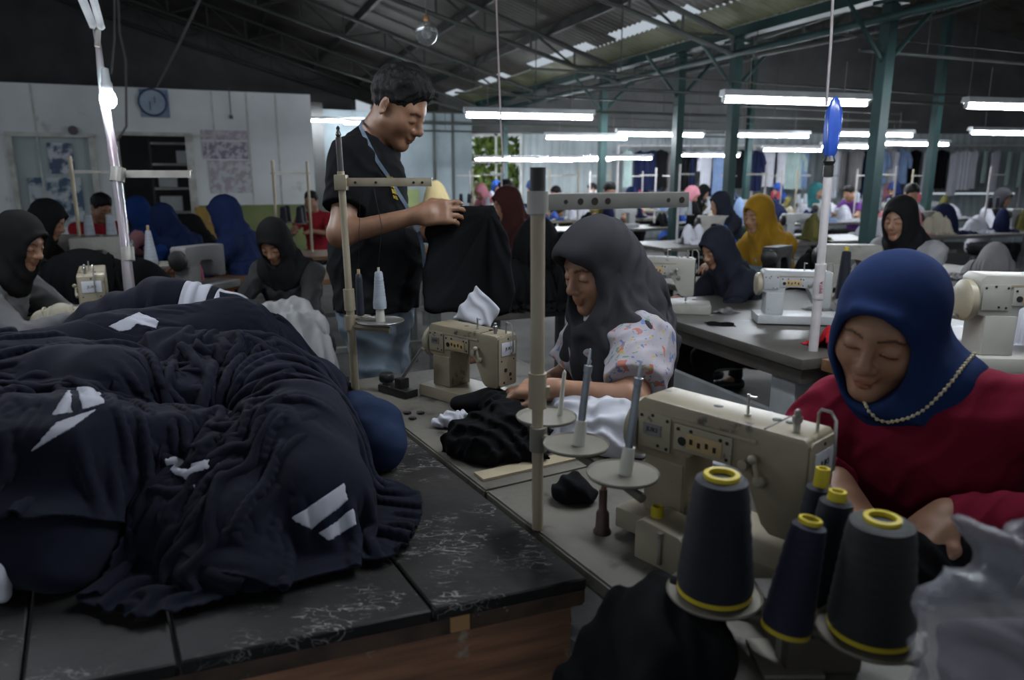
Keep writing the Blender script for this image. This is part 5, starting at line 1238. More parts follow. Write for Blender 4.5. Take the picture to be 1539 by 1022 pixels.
garment('right_back', 'flat dark navy layers along the right rear edge of the heap', [([(-.80, 2.35, .80), (-.64, 2.02, .82), Z3(462, 580, .80)], [.08, .09, .06])], [('lin', .010, (.75, .35, .5), .05, 91, .9), ('wob', .005, 15, 92)], h=.006)
garment('mid_left', 'navy garment on the left slope of the heap, under the long roll',
        [([(-1.35, 1.52, .90), (-1.05, 1.50, .95), (-.85, 1.52, .94)], [.13, .12, .10])], [('lin', .012, (.35, -.6, .7), .10, 95, .8), ('wob', .005, 13, 96)],
        patches=[(122, 590, 1.5, [(80, 626), (124, 557), (142, 574), (156, 608), (120, 618), (112, 590)], .004), (90, 650, 1.45, [(48, 678), (88, 636), (146, 616), (110, 642)], .004)])
def pile_f(P):
    d = P[:, 2] - F32(TZ)
    for (_, _, f, (lo, hi), _, _) in CORES:
        c = (lo + hi) / 2; r = float(np.linalg.norm(hi - lo)) / 2 + .03; dd = ln(P - V3(c)); ms = dd < r
        e = np.maximum(dd - F32(r) + F32(.03), F32(.03)); 
        if ms.any(): e[ms] = f(P[ms])
        d = np.minimum(d, e)
    inside = (P - V3(Cn)) @ np.array((eF.y, -eF.x, 0), F32)      # the boards end at the front edge
    return d
PV = Vox(pile_f, (-1.95, .85, .70), (-.05, 2.75, 1.30), .016)
SHEETS = {  # key: centre, angle, size, squeeze, options
    'left_back': ((-1.47, 2.00), R(15), .90, .60, .86, .78, {}),
    'crest': ((-1.08, 2.30), R(10), .86, .60, .76, .84, {}),
    'right_back': ((-.66, 2.06), R(118), .92, .34, .84, .74, {}),
    'roll': ((-1.12, 1.80), R(17), 1.55, .82, .95, .66, {'twist': .06}),
    'mid_left': ((-1.15, 1.50), R(8), .95, .60, .86, .80, {}),
    'middle': ((-.64, 1.62), R(20), .74, .66, .70, .70, {'twist': 1.0}),
    'front_tail': ((-.52, 1.16), R(62), .52, .40, .74, .68, {}),
    'front_left': ((-.98, 1.29), R(6), 1.06, .72, .84, .72, {'twist': .3}),
    'right_front': ((-.455, 1.37), R(-58), .88, .62, .76, .74, {'twist': .3}),
}
BANDS = {'crest': [((298, 440), (4, 12)), ((348, 432), (4, 12))]}
core = {c[0]: c for c in CORES}
PATCH = [[(440, 778), (516, 726), (521, 752), (466, 796)], [(481, 800), (529, 764), (534, 788), (494, 812)], [(80, 626), (117, 564), (106, 592), (110, 621)], [(124, 557), (142, 574), (156, 608), (125, 617), (116, 590)], [(46, 680), (86, 637), (147, 616), (112, 643)],
         [(245, 690), (262, 688), (285, 697), (305, 695), (334, 684), (331, 698), (305, 707), (292, 713), (293, 735), (278, 716), (252, 708)], [(163, 492), (188, 480), (210, 470), (240, 484), (236, 495), (206, 488), (196, 497), (180, 500)]]
ROUND = lambda i, j: (i - .5) ** 2 + (j - .5) ** 2 < .30
SH = {}
for n_, (key, (c, ang, su, sv, cu, cv, op)) in enumerate(SHEETS.items()):
    SH[key] = drape(PV, c, ang, su, sv, cu, cv, seed=200 + n_, thick=.006 + .0012 * n_, **op)
PP = {k: [] for k in SH}
for pl in PATCH:
    u, v = np.mean([p[0] for p in pl]), np.mean([p[1] for p in pl]); best = None
    for key, x in SH.items():
        q = x.reshape(-1, 3); d = q[:, 1] * cp - (q[:, 2] - CAMH) * sp; y = q[:, 1] * sp + (q[:, 2] - CAMH) * cp; k = np.nonzero((CX + FPX * q[:, 0] / d - u) ** 2 + (CY - FPX * y / d - v) ** 2 < 11 ** 2)[0]
        if len(k) and (best is None or d[k].min() < best[0]): best = (float(d[k].min()), key)
    if best:
        fr = Frame(u, v, best[0]); PP[best[1]].append((fr, [fr.pt(*p) for p in pl]))
for key, x in SH.items():
    bd = []
    for (px, (ri, rj)) in BANDS.get(key, []):
        i, j = at_px(x, *px); bd.append((i - ri, i + ri + 1, j - rj, j + rj + 1))
    if PP[key]: x = upsample(x, 5)
    o = sheet_obj('folded_garment', x, core[key][4], None, bd, M_stripe, label=core[key][1], cat='garment', group='navy garments heaped on the work table', polys=PP[key], cut=ROUND if key in ('right_front', 'front_left', 'front_tail') else None)
    (_, _, f, (lo, hi), m_, h_) = core[key]; lo = lo.copy(); lo[2] = TZ - .02
    sdf_mesh('inner_folds', f, lo, hi, .011, m_, o, smooth=1)
# blue bundle on the right
o = cloth('cloth_bundle', 'plump brighter blue bundle at the right edge of the heap', 'cloth', heap([([Z3(535, 632, .82), Z3(556, 650, .825), Z3(574, 672, .812)], [.072, .075, .056])], [('lin', .004, (.4, .4, .8), .07, 101), ('wob', .003, 18, 102)]), (-.60, 1.34, .74), (-.08, 2.0, .98), M_denimblue, .005)
def patch_piece(label, chains, specs, m=M_whitecloth, h=.004, kz=1.0, name='cloth_scrap', cat='cloth', zf=TZ + .0015, grp=None):
    lo, hi = bounds(chains, .04); return cloth(name, label, cat, heap(chains, specs, zf, kz), lo, hi, m, h, grp)
patch_piece('white corner of cloth at the left picture edge on the black boards', [([Z3(-14, 868, .80), Z3(2, 893, .775)], [.03, .016])], [('lin', .003, (.7, .2, .6), .03, 113)])
# ---- cloth on the sewing tables
patch_piece('crumpled black garment under the needle of the middle machine', [([Z3(712, 655, .80), Z3(750, 640, .815), Z3(800, 655, .80)], [.045, .058, .045]), ([Z3(690, 672, .78), Z3(740, 676, .785), Z3(800, 680, .78)], [.035, .04, .03]), ([Z3(745, 612, .80), Z3(790, 620, .80)], [.04, .04])],
            [('lin', .010, (.6, .5, .6), .045, 121, 1.6), ('lin', .007, (-.5, .7, .4), .032, 122, 1.6), ('wob', .006, 22, 123)], m=M_blk, h=.0042, name='black_garment', cat='garment')
patch_piece('flat black cloth spread under the presser foot of the middle machine', [([Z3(690, 606, .785), Z3(740, 600, .79), Z3(775, 606, .785)], [.03, .035, .03])], [('wob', .004, 20, 124)], m=M_blk, kz=1.3, name='black_cloth')
patch_piece('small white scrap on the grey table beside the black garment', [([Z3(655, 636, .772), Z3(676, 632, .778), Z3(695, 624, .775)], [.012, .018, .014])], [('lin', .006, (.8, .3, .4), .02, 125, 1.3)], h=.003)
patch_piece('white shirt bunched on the table under the arms of the grey headscarf woman', [([Z3(830, 612, .80), Z3(870, 620, .815), Z3(920, 640, .81), Z3(955, 655, .80)], [.05, .06, .065, .05]), ([Z3(850, 650, .78), Z3(920, 668, .78)], [.05, .05])],
            [('lin', .009, (.35, .85, .4), .045, 131, 1.2), ('lin', .006, (.9, -.2, .4), .05, 132, 1.2), ('wob', .004, 18, 133)], h=.0045, name='white_shirt', cat='garment')
patch_piece('small black rag on the grey table behind the short brown post', [([Z3(845, 742, .775), Z3(862, 736, .785), Z3(885, 745, .775)], [.022, .028, .018])], [('lin', .006, (.6, .4, .6), .03, 141)], m=M_blk, h=.004, name='black_rag')
patch_piece('black cloth fed under the front machine toward the red sleeve', [([Z3(1160, 790, .79), Z3(1200, 800, .80), Z3(1300, 815, .80), Z3(1370, 850, .79)], [.03, .035, .04, .045]), ([Z3(1400, 840, .79), Z3(1480, 850, .79)], [.05, .05])], [('lin', .008, (.6, .4, .6), .045, 142, 1.2), ('wob', .005, 20, 143)], m=M_blk, h=.005, name='black_cloth')
patch_piece('pale cloth lying behind the front machine, seen through its arch', [([Z3(1085, 690, .775), Z3(1140, 706, .785), Z3(1170, 712, .775)], [.025, .03, .025])], [('lin', .006, (.6, .4, .6), .03, 144, 1.2)], h=.004)
# black garments drooping over the edge of the front table
def front_black(P):
    d = chain(P, [(.165, .985, .78), (.22, .965, .79), (.265, .925, .785), (.27, .87, .78)], [.026, .034, .034, .03], .03)
    d = smin(d, chain(P, [(.155, .985, .75), (.115, .935, .66), (.12, .87, .50), (.14, .83, .34)], [.032, .052, .065, .07], .04), .05)
    d = smin(d, chain(P, [(.24, .88, .76), (.18, .85, .68), (.18, .79, .5), (.18, .76, .36)], [.038, .055, .07, .065], .04), .05)
    d = smin(d, chain(P, [(.20, .93, .74), (.165, .87, .62), (.16, .82, .42)], [.05, .065, .07], .04), .06)
    return d - relief(P, [('lin', .012, (.8, .5, .2), .09, 151, 1.0), ('lin', .006, (.7, -.6, .3), .045, 152, 1.2), ('wob', .006, 14, 153)])
cloth('black_garment', 'black garments drooping over the front edge of the grey table, beside the black boards', 'garment', front_black, (-.05, .55, .2), (.5, 1.12, .9), M_blk, .0065)
# ---- the garment held up by the man
fr = Frame(705, 400, 2.37); outl = [fr.pt(*p) for p in ((650, 318), (680, 309), (742, 306), (756, 336), (768, 385), (778, 440), (768, 472), (735, 478), (690, 474), (640, 464), (633, 440), (641, 395), (640, 345))]
pin = fr.pt(735, 318); pw = fr.o + fr.x * F32(pin[0]) + fr.y * F32(pin[1])
def held(P):
    U, V, N = fr.loc(P); bow = F32(.06) * np.sin((U + F32(.1)) * F32(9)) * np.clip((F32(.16) - V) / F32(.3), 0, 1)
    d = smax(poly2(U, V, outl), np.abs(N - bow) - F32(.012) - F32(.035) * np.clip((F32(.17) - V) / F32(.3), 0, 1), .025)
    return d - relief(P, [('rad', .012, pw, fr.n, 13, 161), ('rad', .004, pw, fr.n, 27, 162), ('wob', .004, 16, 163)]) * np.clip((F32(.18) - V) / F32(.12), .15, 1)
hg = cloth('black_garment', 'black garment with a white lining patch held up by the standing man', 'garment', held, np.array(atd(705, 400, 2.37)) - .32, np.array(atd(705, 400, 2.37)) + .32, M_blk, .005, big=True)
fr2 = Frame(718, 462, 2.275); o2 = [fr2.pt(*p) for p in ((716, 430), (751, 465), (742, 484), (735, 492), (700, 484), (682, 478), (690, 462))]
def lining(P):
    U, V, N = fr2.loc(P); d = smax(poly2(U, V, o2), np.abs(N - F32(.012) * np.sin(U * 40)) - F32(.010), .008)
    return d - relief(P, [('lin', .005, (.75, .1, .6), .045, 171, 1.1)])
cloth('white_lining', None, None, lining, fr2.o - F32(.16), fr2.o + F32(.16), M_whitecloth, .0035, parent=hg)
# ---- plastic bag in the right corner
M_bag = mat('plastic_film', (.26, .27, .30), (.19, .19, .22), scale=6, rough=.25, alpha=.4, spec=.6, bump=.5, bscale=28)
M_bagin = mat('bag_contents', (.13, .105, .125), (.09, .075, .09), scale=8, rough=.8)
fb_ = Frame(1470, 900, .72); o3 = [fb_.pt(*p) for p in ((1442, 776), (1478, 792), (1539, 770), (1640, 780), (1650, 1330), (1420, 1330), (1375, 1000), (1380, 905), (1405, 868), (1452, 850))]
def bag(P):
    U, V, N = fb_.loc(P); d = smax(poly2(U, V, o3), np.abs(N - F32(.05)) - F32(.035) - F32(.05) * np.clip((F32(.05) - V) / F32(.15), 0, 1), .04)
    return smax(d - relief(P, [('lin', .012, (.75, .2, -.4), .07, 181, 1.0), ('lin', .006, (.5, .2, .7), .04, 182, 1.0)]), F32(TZ + .002) - P[:, 2], .004)
bg_ = cloth('plastic_bag', 'crumpled clear grey plastic bag standing in the right front corner', 'bag', bag, fb_.o - F32(.36), fb_.o + F32(.36), M_bag, .006, big=True)
def bagin(P): 
    U, V, N = fb_.loc(P); return smax(smax(bag(P) + F32(.016), V + F32(.02) - U * F32(.35), .02), -(P[:, 2] - F32(TZ + .004)), .002)
cloth('bag_contents', None, None, bagin, fb_.o - F32(.36), fb_.o + F32(.36), M_bagin, .007, parent=bg_)
# ================================================================== BACKGROUND
# ---- tables and machines at middle distance, right of the aisle
M_wornwood = mat('worn_wood_top', (.085, .078, .068), (.045, .040, .035), scale=3.0, rough=.4, spec=.5, contrast=(.3, .65), detail=8, grime=((.30, .33, .34), 3.2, .60, .08))
M_darkedge = mat('dark_table_edge', (.035, .03, .027), (.06, .05, .042), scale=8, rough=.6)
M_greyleg = mat('grey_board_leg', (.30, .31, .32), (.20, .21, .21), scale=4, rough=.6)
M_brownwood = mat('brown_wood', (.17, .085, .035), (.10, .05, .022), scale=4, stretch=(1, 6, 6), rough=.6)
o2 = atz(1206, 541, TZ); o2.z = 0
t = empty('work_table', o2, AZ, 'worn wooden table with grey board legs right of the grey headscarf woman', 'table')
mb = MB(); mb.box((.62, .68, TZ - .02), (1.24, 1.36, .04), bev=.004); mb.build('tabletop', M_wornwood, t)
mb = MB(); mb.box((.62, .68, TZ - .07), (1.20, 1.32, .058)); mb.build('apron', M_darkedge, t)
for (x, y) in ((.10, .14), (.10, 1.20), (1.12, .14), (1.12, 1.20)):
    mb = MB(); mb.box((x, y, (TZ - .10) / 2), (.10, .13, TZ - .10), bev=.003); mb.build('leg', M_greyleg, t)
mb = MB(); mb.box((.06, .68, .46), (.03, 1.0, .09)); mb.build('rail', M_greyleg, t)
p = atz(1216, 536, TZ) + B * .02; p.z = 0
t = empty('side_table', p - A * .02, AZ, 'brown wooden side table behind the shoulder of the blue headscarf woman', 'table')
mb = MB(); mb.box((1.3, -.25, TZ - .025), (.0001, .0001, .0001)) if False else None
mb = MB(); mb.box((.22, -.20, TZ - .022), (.44, .36, .044), bev=.004); mb.build('tabletop', M_brownwood, t)
for (x, y) in ((.05, -.06), (.39, -.06), (.05, -.34), (.39, -.34)):
    mb = MB(); mb.box((x, y, (TZ - .045) / 2), (.05, .05, TZ - .045)); mb.build('leg', M_brownwood, t)
M_ivory = mat('ivory_enamel', (.34, .325, .29), (.26, .25, .22), scale=6, rough=.4, grime=((.06, .05, .045), 15, .66, .04))
M_whitem = mat('white_enamel', (.36, .37, .37), (.29, .295, .30), scale=6, rough=.4, grime=((.06, .06, .06), 17, .66, .04))
sewing_machine('sewing_machine', atz(1030, 455, TZ + .044), R(-12), 1.0, 'ivory sewing machine with a black face plate in front of the dark robed woman', mcol=M_ivory, plate=M_oil, plaque=False)
sewing_machine('sewing_machine', atz(1232, 472, TZ + .044), R(-8), .88, 'white sewing machine standing left of the white pole', mcol=M_whitem, plaque=False)
t3 = sewing_table(0, 1.3, .62, 'grey sewing table under the ivory machine at the right picture edge', org=Vector((1.42, 2.18, 0)) + B * .50 - A * .10, a=B, p=A, top=M_wornwood)
sewing_machine('sewing_machine', Vector((1.94, 2.46, TZ + .05)), R(-4), 1.22, 'big ivory sewing machine at the right picture edge behind the blue headscarf', mcol=M_ivory, plaque=False)
# white pole with the blue wrap
pb = atz(1222, 527, TZ)
t = empty('thread_stand', pb, 0, 'tall white thread stand pole with a blue plastic wrap at its top', 'thread stand')
M_wpole = mat('white_pole', (.46, .43, .43), (.36, .33, .33), scale=10, rough=.4)
mb = MB(); mb.cyl((0, 0, 0), (.0, 0, .28), .0175, 14); mb.cyl((.0, 0, .26), (-.004, .0, .65), .0150, 14); mb.build('pole', M_wpole, t)
mb = MB(); mb.cyl((.0, 0, .20), (.0, 0, .33), .0205, 14); mb.build('sleeve', M_wpole, t)
mb = MB(); mb.cyl((-.004, 0, .645), (-.004, 0, .685), .018, 12); mb.lathe([(.012, .68), (.022, .70), (.014, .72)], 10, c=(-.004, 0, 0)); mb.build('joint', M_oil, t)
M_bluewrap = mat('blue_plastic', (.018, .06, .30), (.01, .03, .16), scale=9, stretch=(1, 1, .2), rough=.25, spec=.6)
mb = MB(); ms = []
for k in range(40):
    z = .74 + .20 * k / 39; ms.append(z)
prof = [(.010, .735), (.020, .76), (.024, .80), (.026, .85), (.024, .90), (.014, .935), (.004, .95)]
vs_ = []; fs_ = []
for (r_, z) in prof:
    for k in range(28):
        a = 2 * math.pi * k / 28; rr_ = r_ * (1 + .22 * math.sin(a * 5 + z * 9)); vs_.append((-.002 + rr_ * math.cos(a), rr_ * math.sin(a), z - .028))
for i in range(len(prof) - 1):
    for k in range(28): fs_.append((i * 28 + k, i * 28 + (k + 1) % 28, (i + 1) * 28 + (k + 1) % 28, (i + 1) * 28 + k))
mb._add(vs_, fs_, None, 0, True); mb.build('plastic_wrap', M_bluewrap, t)
text_mesh('pole_marking', 'IMITA', .018, mat('red_marking', (.25, .03, .05)), t, Matrix.Translation((.0, -.0212, .245)) @ Rx90 @ Matrix.Rotation(R(90), 4, 'Z'), .0003)
# left pole with its arm, lamp bulb and long housings
pl = Vector(atd(196, 430, 3.55)); pl.z = TZ
lw = lambda u, v, d=3.55: atd(u, v, d) - pl
M_pinkpole = mat('shrink_wrapped_pole', (.40, .30, .34), (.28, .33, .34), scale=7, stretch=(1, 1, .15), rough=.22, metal=.35, spec=.6)
t = empty('thread_stand', pl, 0, 'leaning pinkish silver pole carrying a glowing bulb, left of the picture', 'thread stand')
mb = MB(); mb.tube([(0, 0, 0), lw(194, 430), lw(185, 340), lw(176, 270), lw(166, 205), lw(158, 160), lw(152, 110), lw(148, 70), lw(143, 45)], [.026, .026, .022, .023, .020, .022, .018, .014, .011], 12); mb.build('pole', M_pinkpole, t)
mb = MB(); a_, b_ = lw(176, 273), lw(178, 252); mb.cyl(a_, b_, .034, 12); mb.build('clamp', M_alu, t); mb = MB(); mb.cyl(lw(193, 392), lw(191, 372), .030, 12); mb.build('collar', M_alu, t)
mb = MB(); q = lw(184, 262); e = lw(290, 262, 3.7); mb.box(((q + e) / 2), ((e - q).length, .012, .032)); mb.box(((q + e) / 2) + Vector((0, .012, .017)), ((e - q).length, .03, .004)); mb.build('thread_arm', M_alu, t)
tb = empty('hanging_bulb', Vector(atd(162, 146, 3.50)), 0, 'glowing white spiral bulb in a white socket on the leaning pole', 'lamp')
mb = MB(); mb.lathe([(0, -.052), (.020, -.048), (.034, -.03), (.037, -.008), (.032, .012), (.024, .028), (.0, .03)], 18); mb.build('bulb', M_bulb, tb)
mb = MB(); mb.lathe([(.024, .028), (.026, .06), (.02, .075), (.016, .13), (.0, .135)], 16); mb.build('socket', M_housing, tb)
lmp = bpy.data.lights.new('bulb_light', 'POINT'); lmp.energy = 0.01
bpy.data.lights.remove(lmp)
th = empty('lamp_housing_pair', Vector(atd(138, 20, 3.4)), 0, 'pair of worn lamp housings sloping up out of the picture at top left', 'lamp housing')
for (u0, v0, u1, v1, r_) in ((140, 38, 112, -30, .02), (152, 40, 132, -30, .018)):
    mb = MB(); c0 = atd(u0, v0, 3.5) - th.location; c1 = atd(u1, v1, 2.9) - th.location; mb.tube([c0, c1], [r_, r_], 6); mb.build('housing', M_housing, th)
mb = MB(); mb.tube([atd(146, 70, 3.5) - th.location, atd(148, 40, 3.5) - th.location, atd(140, 0, 3.3) - th.location], .012, 8); mb.build('holder', M_alu, th)
# ---- low-detail machine and stand, copied along the far rows
def far_machine():
    t = empty('sewing_machine'); mb = machine_body(); mb.prism([(-.278, 0), (-.192, 0), (-.192, .112), (-.278, .112)], -.046, .052, bev=.005); mb.build('machine_head', M_ivory, t)
    mb = MB(); mb.box((-.10, .01, -.022), (.44, .178, .043), bev=.006); mb.build('bed', M_ivory, t)
    mb = MB(); mb.lathe([(.0, 0), (.052, .0), (.058, .006), (.058, .022), (.050, .028), (0, .030)], 16, Matrix.Translation((-.30, 0, .15)) @ Matrix.Rotation(R(-90), 4, 'Y')); mb.build('handwheel', M_oil, t)
    return t
def far_stand():
    t = empty('thread_stand'); mb = MB(); mb.cyl((0, 0, 0), (0, 0, .78), .012, 8); mb.build('pole', M_wpole, t)
    mb = MB(); mb.box((.12, 0, .68), (.28, .012, .02)); mb.build('thread_arm', M_alu, t)
    for x in (.06, .19):
        mb = MB(); mb.lathe([(0, .26), (.055, .262), (.056, .268), (0, .268)], 16, c=(x, 0, 0)); tr_ = mb.build('tray', M_tray, t)
        mb = MB(); mb.lathe([(.034, .27), (.024, .40), (.006, .41), (0, .41)], 12, c=(x, 0, 0)); mb.build('thread_winding', M_thr_sil, t)
    return t
FMp, FSp = far_machine(), far_stand(); used = {'m': 0, 's': 0}
def fmach(p, yaw, label, m=None, sc=1.0, group='sewing machines of the far rows'):
    o = FMp if not used['m'] else copy_tree(FMp); used['m'] = 1; o.location = p; o.rotation_euler = (0, 0, yaw); o.scale = (sc,) * 3
    if m:
        for c in o.children:
            if 'head' in c.name or 'bed' in c.name: recolor(c, m)
    return tag(o, label, 'sewing machine', group)
def fstand(p, yaw, label, m=None, pm=None, sc=1.0):
    o = FSp if not used['s'] else copy_tree(FSp); used['s'] = 1; o.location = p; o.rotation_euler = (0, 0, yaw); o.scale = (sc,) * 3
    for c in o.children:
        if m:
            for g in c.children: recolor(g, m)
            if 'winding' in c.name: recolor(c, m)
        if pm and 'pole' in c.name: recolor(c, pm)
    return tag(o, label, 'thread stand', 'thread stands of the far rows')
# ---- seated workers
def seated(lean=.12, hp=R(22), hy=0.0, reach=0.0):
    J = dict(pel=(0, 0, .50), belly=(0, .02 + lean * .25, .65), chest=(0, .05 + lean * .6, .85), neck=(0, .07 + lean, 1.03), head=(0, .115 + lean * 1.35, 1.165), fwd=(0, 1, 0), hyaw=math.pi / 2 + hy, hpitch=hp, hem=.42, waist=.58)
    for s, k in (('R', 1), ('L', -1)):
        J['sh' + s] = (.172 * k, .05 + lean, .975); J['el' + s] = (.235 * k, .21 + lean, .79); J['wr' + s] = (.10 * k, .40 + lean * .8 + reach, .83); J['hd' + s] = Vector((-.25 * k, 1, -.12)); J['hn' + s] = Vector((0, -.1, -1)); J['th' + s] = -1 if s == 'R' else 1
        J['hip' + s] = (.09 * k, .03, .50); J['kn' + s] = (.13 * k, .42, .50); J['an' + s] = (.13 * k, .40, .07)
    return J
def seat_root(u, v, d, ang, J):
    """floor point and scale that put the head at a picture point, body facing heading ang"""
    hw = atd(u, v, d); s = min(1.12, max(.86, hw.z / J['head'][2])); f = Vector((math.cos(ang), math.sin(ang), 0)); r = hw - f * (J['head'][1] * s); return Vector((r.x, r.y, 0)), s
def worker(u, v, d, ang, label, shirt, hijab=None, hair=None, lean=.12, hp=R(22), hy=0.0, h=.008, lod=1, cape=.22, seed=1, sleeve='long', group=None, pants=None, **kw):
    J = seated(lean, hp, hy); loc, s = seat_root(u, v, d, ang, J)
    o = person(label, loc, J, h=h, rz=ang - math.pi / 2, shirt=shirt, hijab=hijab, hair=hair, pants=pants or M_skirt, lod=lod, cape=cape, seed=seed, sleeve=sleeve, group=group, h2=h, male=hair is not None, **kw); o.scale = (s,) * 3; return o
M_hblack = fabric('black_scarf', (.012, .0115, .012)); M_hdark = fabric('ink_scarf', (.016, .018, .026)); M_hyellow = fabric('mustard_scarf', (.27, .145, .014), .8); M_hnavy = fabric('deep_blue_scarf', (.014, .024, .075)); M_hcobalt = fabric('cobalt_scarf', (.012, .035, .14))
M_sw = fabric('grey_sweatshirt', (.155, .155, .16), .8); M_lgrey = fabric('pale_grey_shirt', (.33, .32, .33), .85); M_bgrey = fabric('bluegrey_sleeve', (.20, .25, .28), .85); M_spot = mat('speckled_black', (.014, .014, .015), (.02, .02, .02), scale=6, rough=.85, grime=((.30, .26, .2), 26, .70, .03)); M_cob = fabric('cobalt_top', (.015, .045, .17)); M_orange = fabric('orange_top', (.32, .09, .02)); M_redtop = fabric('red_top', (.28, .02, .03)); M_pink = fabric('pink_top', (.42, .20, .22))
DL = lambda deg: R(deg)
worker(1078, 372, 4.0, DL(192), 'woman in dark scarf and robe bent over the ivory machine with the black face plate', M_hdark, M_hdark, lean=.14, hp=R(26), hy=R(10), cape=.30, seed=21, h=.0075)
worker(1140, 322, 4.9, DL(196), 'woman in mustard yellow headscarf sewing behind the dark robed woman', M_bgrey, M_hyellow, lean=.08, hp=R(14), hy=R(14), cape=.31, cape_arm=.5, seed=22, h=.0075)
worker(1352, 328, 4.3, DL(206), 'woman in black headscarf and pale grey shirt seen above the blue headscarf', M_lgrey, M_hblack, lean=.10, hp=R(12), hy=R(12), cape=.12, seed=23, h=.0075)
worker(1082, 306, 7.6, DL(190), 'woman in dark grey scarf sitting far behind the mustard headscarf woman', M_hdark, M_hdark, lean=.08, hp=R(12), cape=.25, seed=24, h=.012, lod=2)
worker(762, 306, 5.6, DL(200), 'person with a dark maroon scarf behind the held up black garment', fabric('maroon_top', (.05, .015, .015)), fabric('maroon_scarf', (.055, .02, .018)), lean=.08, hp=R(15), cape=.25, seed=25, h=.012, lod=2)
worker(30, 362, 3.15, DL(8), 'woman in black headscarf and grey sweatshirt sewing at the left picture edge', M_sw, M_hblack, lean=.12, hp=R(22), hy=R(-14), cape=.13, seed=26, h=.007)
worker(412, 362, 3.85, DL(-108), 'woman in black headscarf and speckled black shirt looking down behind the white cloth', M_spot, M_hblack, lean=.12, hp=R(36), hy=R(10), cape=.17, seed=27, h=.007)
worker(337, 322, 5.0, DL(180), 'woman in deep blue headscarf in profile before the office wall', M_hnavy, M_hnavy, lean=.06, hp=R(12), hy=R(8), cape=.25, seed=28, h=.0085)
worker(246, 330, 5.5, DL(168), 'woman in cobalt top, right one of the two blue scarfed women behind the leaning pole', M_cob, M_hnavy, lean=.16, hp=R(30), hy=R(-20), cape=.24, seed=29, h=.011, lod=2)
worker(207, 318, 6.1, DL(172), 'woman in pink top, left one of the two blue scarfed women behind the leaning pole', M_pink, M_hcobalt, lean=.15, hp=R(28), hy=R(-10), cape=.22, seed=30, h=.011, lod=2)
worker(152, 312, 6.4, DL(-30), 'dark haired worker in a red top sewing beyond the leaning pole', M_redtop, None, M_hair, lean=.15, hp=R(28), h=.011, lod=2, sleeve='short', seed=31)
worker(290, 345, 6.0, DL(170), 'worker in an orange top half hidden behind the red thread cones', M_orange, M_hblack, lean=.18, hp=R(30), cape=.15, h=.012, lod=2, seed=32)
worker(468, 303, 8.6, DL(-100), 'small dark haired child in a red top by the end of the office wall', M_redtop, None, M_hair, lean=.05, hp=R(5), h=.012, lod=2, sleeve='short', seed=33)
worker(72, 330, 4.6, DL(10), 'woman in black scarf half hidden behind the grey sweatshirt woman', M_hblack, M_hblack, lean=.15, hp=R(25), cape=.25, h=.011, lod=2, seed=34)
# ---- soft goods: heap prototypes made by draping sheets over lumps
def heap_sheet(seed, lumps, ang=0.3, su=.98, sv=.84, cu=.66, cv=.64, sp_=.014):
    f = heap([([l[:3]], [l[3]]) for l in lumps], [], None, 1.0, .05); g = lambda P: np.minimum(f(P), P[:, 2] - F32(TZ))
    vx = Vox(g, (-.7, -.7, TZ - .05), (.7, .7, TZ + .5), .02); x = drape(vx, (0, 0), ang, su, sv, cu, cv, sp_=sp_, steps=80, iters=7, seed=seed, noise=.016, thick=.005, bend=.18)
    x[..., 2] -= TZ; return x
HP = [heap_sheet(301, [(0, 0, TZ + .05, .14), (.18, .04, TZ + .03, .12), (-.16, .05, TZ + .02, .12)]), heap_sheet(302, [(0, .02, TZ + .10, .15), (.12, -.05, TZ, .12)], .9), heap_sheet(303, [(-.1, 0, TZ, .12), (.12, .02, TZ + .02, .10)], 1.7, .9, .6)]
HM = []
for k, x in enumerate(HP):
    nu, nv = x.shape[:2]; I, J_ = np.meshgrid(np.arange(nu - 1), np.arange(nv - 1), indexing='ij'); I, J_ = I.ravel(), J_.ravel()
    fc = np.stack([I * nv + J_, (I + 1) * nv + J_, (I + 1) * nv + J_ + 1, I * nv + J_ + 1], 1)
    me = bpy.data.meshes.new('cloth_heap'); me.from_pydata(x.reshape(-1, 3).tolist(), [], fc.tolist()); me.update(); me.polygons.foreach_set('use_smooth', np.ones(len(me.polygons), dtype=bool)); me.materials.append(M_blk); HM.append(me)
def heap_at(p, k, m, label, sc=(1, 1, 1), rz=0.0, name='cloth_heap', cat='cloth heap', group=None):
    o = bpy.data.objects.new(name, HM[k]); COL.objects.link(o); o.location = p; o.scale = sc; o.rotation_euler = (0, 0, rz); recolor(o, m)
    md = o.modifiers.new('thick', 'SOLIDIFY'); md.thickness = .004; return tag(o, label, cat, group)
fabw = M_whitecloth; M_cheap = fabric('cream_cloth', (.42, .38, .30), .8); M_gheap = fabric('grey_heap', (.22, .21, .21), .8); M_redh = fabric('red_heap', (.34, .015, .02), .7); M_yelh = fabric('pale_yellow', (.62, .50, .26), .85)
M_bl = fabric('bright_blue', (.035, .08, .30)); M_lb = fabric('light_blue', (.20, .28, .45)); M_ol = fabric('olive_cloth', (.10, .09, .03)); M_mint = fabric('mint_cloth', (.36, .46, .44)); M_vio = fabric('violet_cloth', (.10, .03, .16)); M_nv = fabric('navy_cloth', (.012, .016, .045)); M_pk = fabric('pink_cloth', (.45, .18, .22))
def up(p, z=TZ + .002): return Vector((p[0], p[1], z))
heap_at(up(atz(1255, 522, TZ)), 2, M_redh, 'small red cloth heap on the brown side table', (.32, .32, .7), .4)
heap_at(up(atz(1250, 468, TZ)), 2, M_gheap, 'grey cloth lying behind the white pole beside the white machine', (.42, .3, .5), .2)
heap_at(up(atz(1090, 470, TZ)), 2, M_gheap, 'flat grey rag and belt on the worn wooden table', (.22, .16, .18), .6)
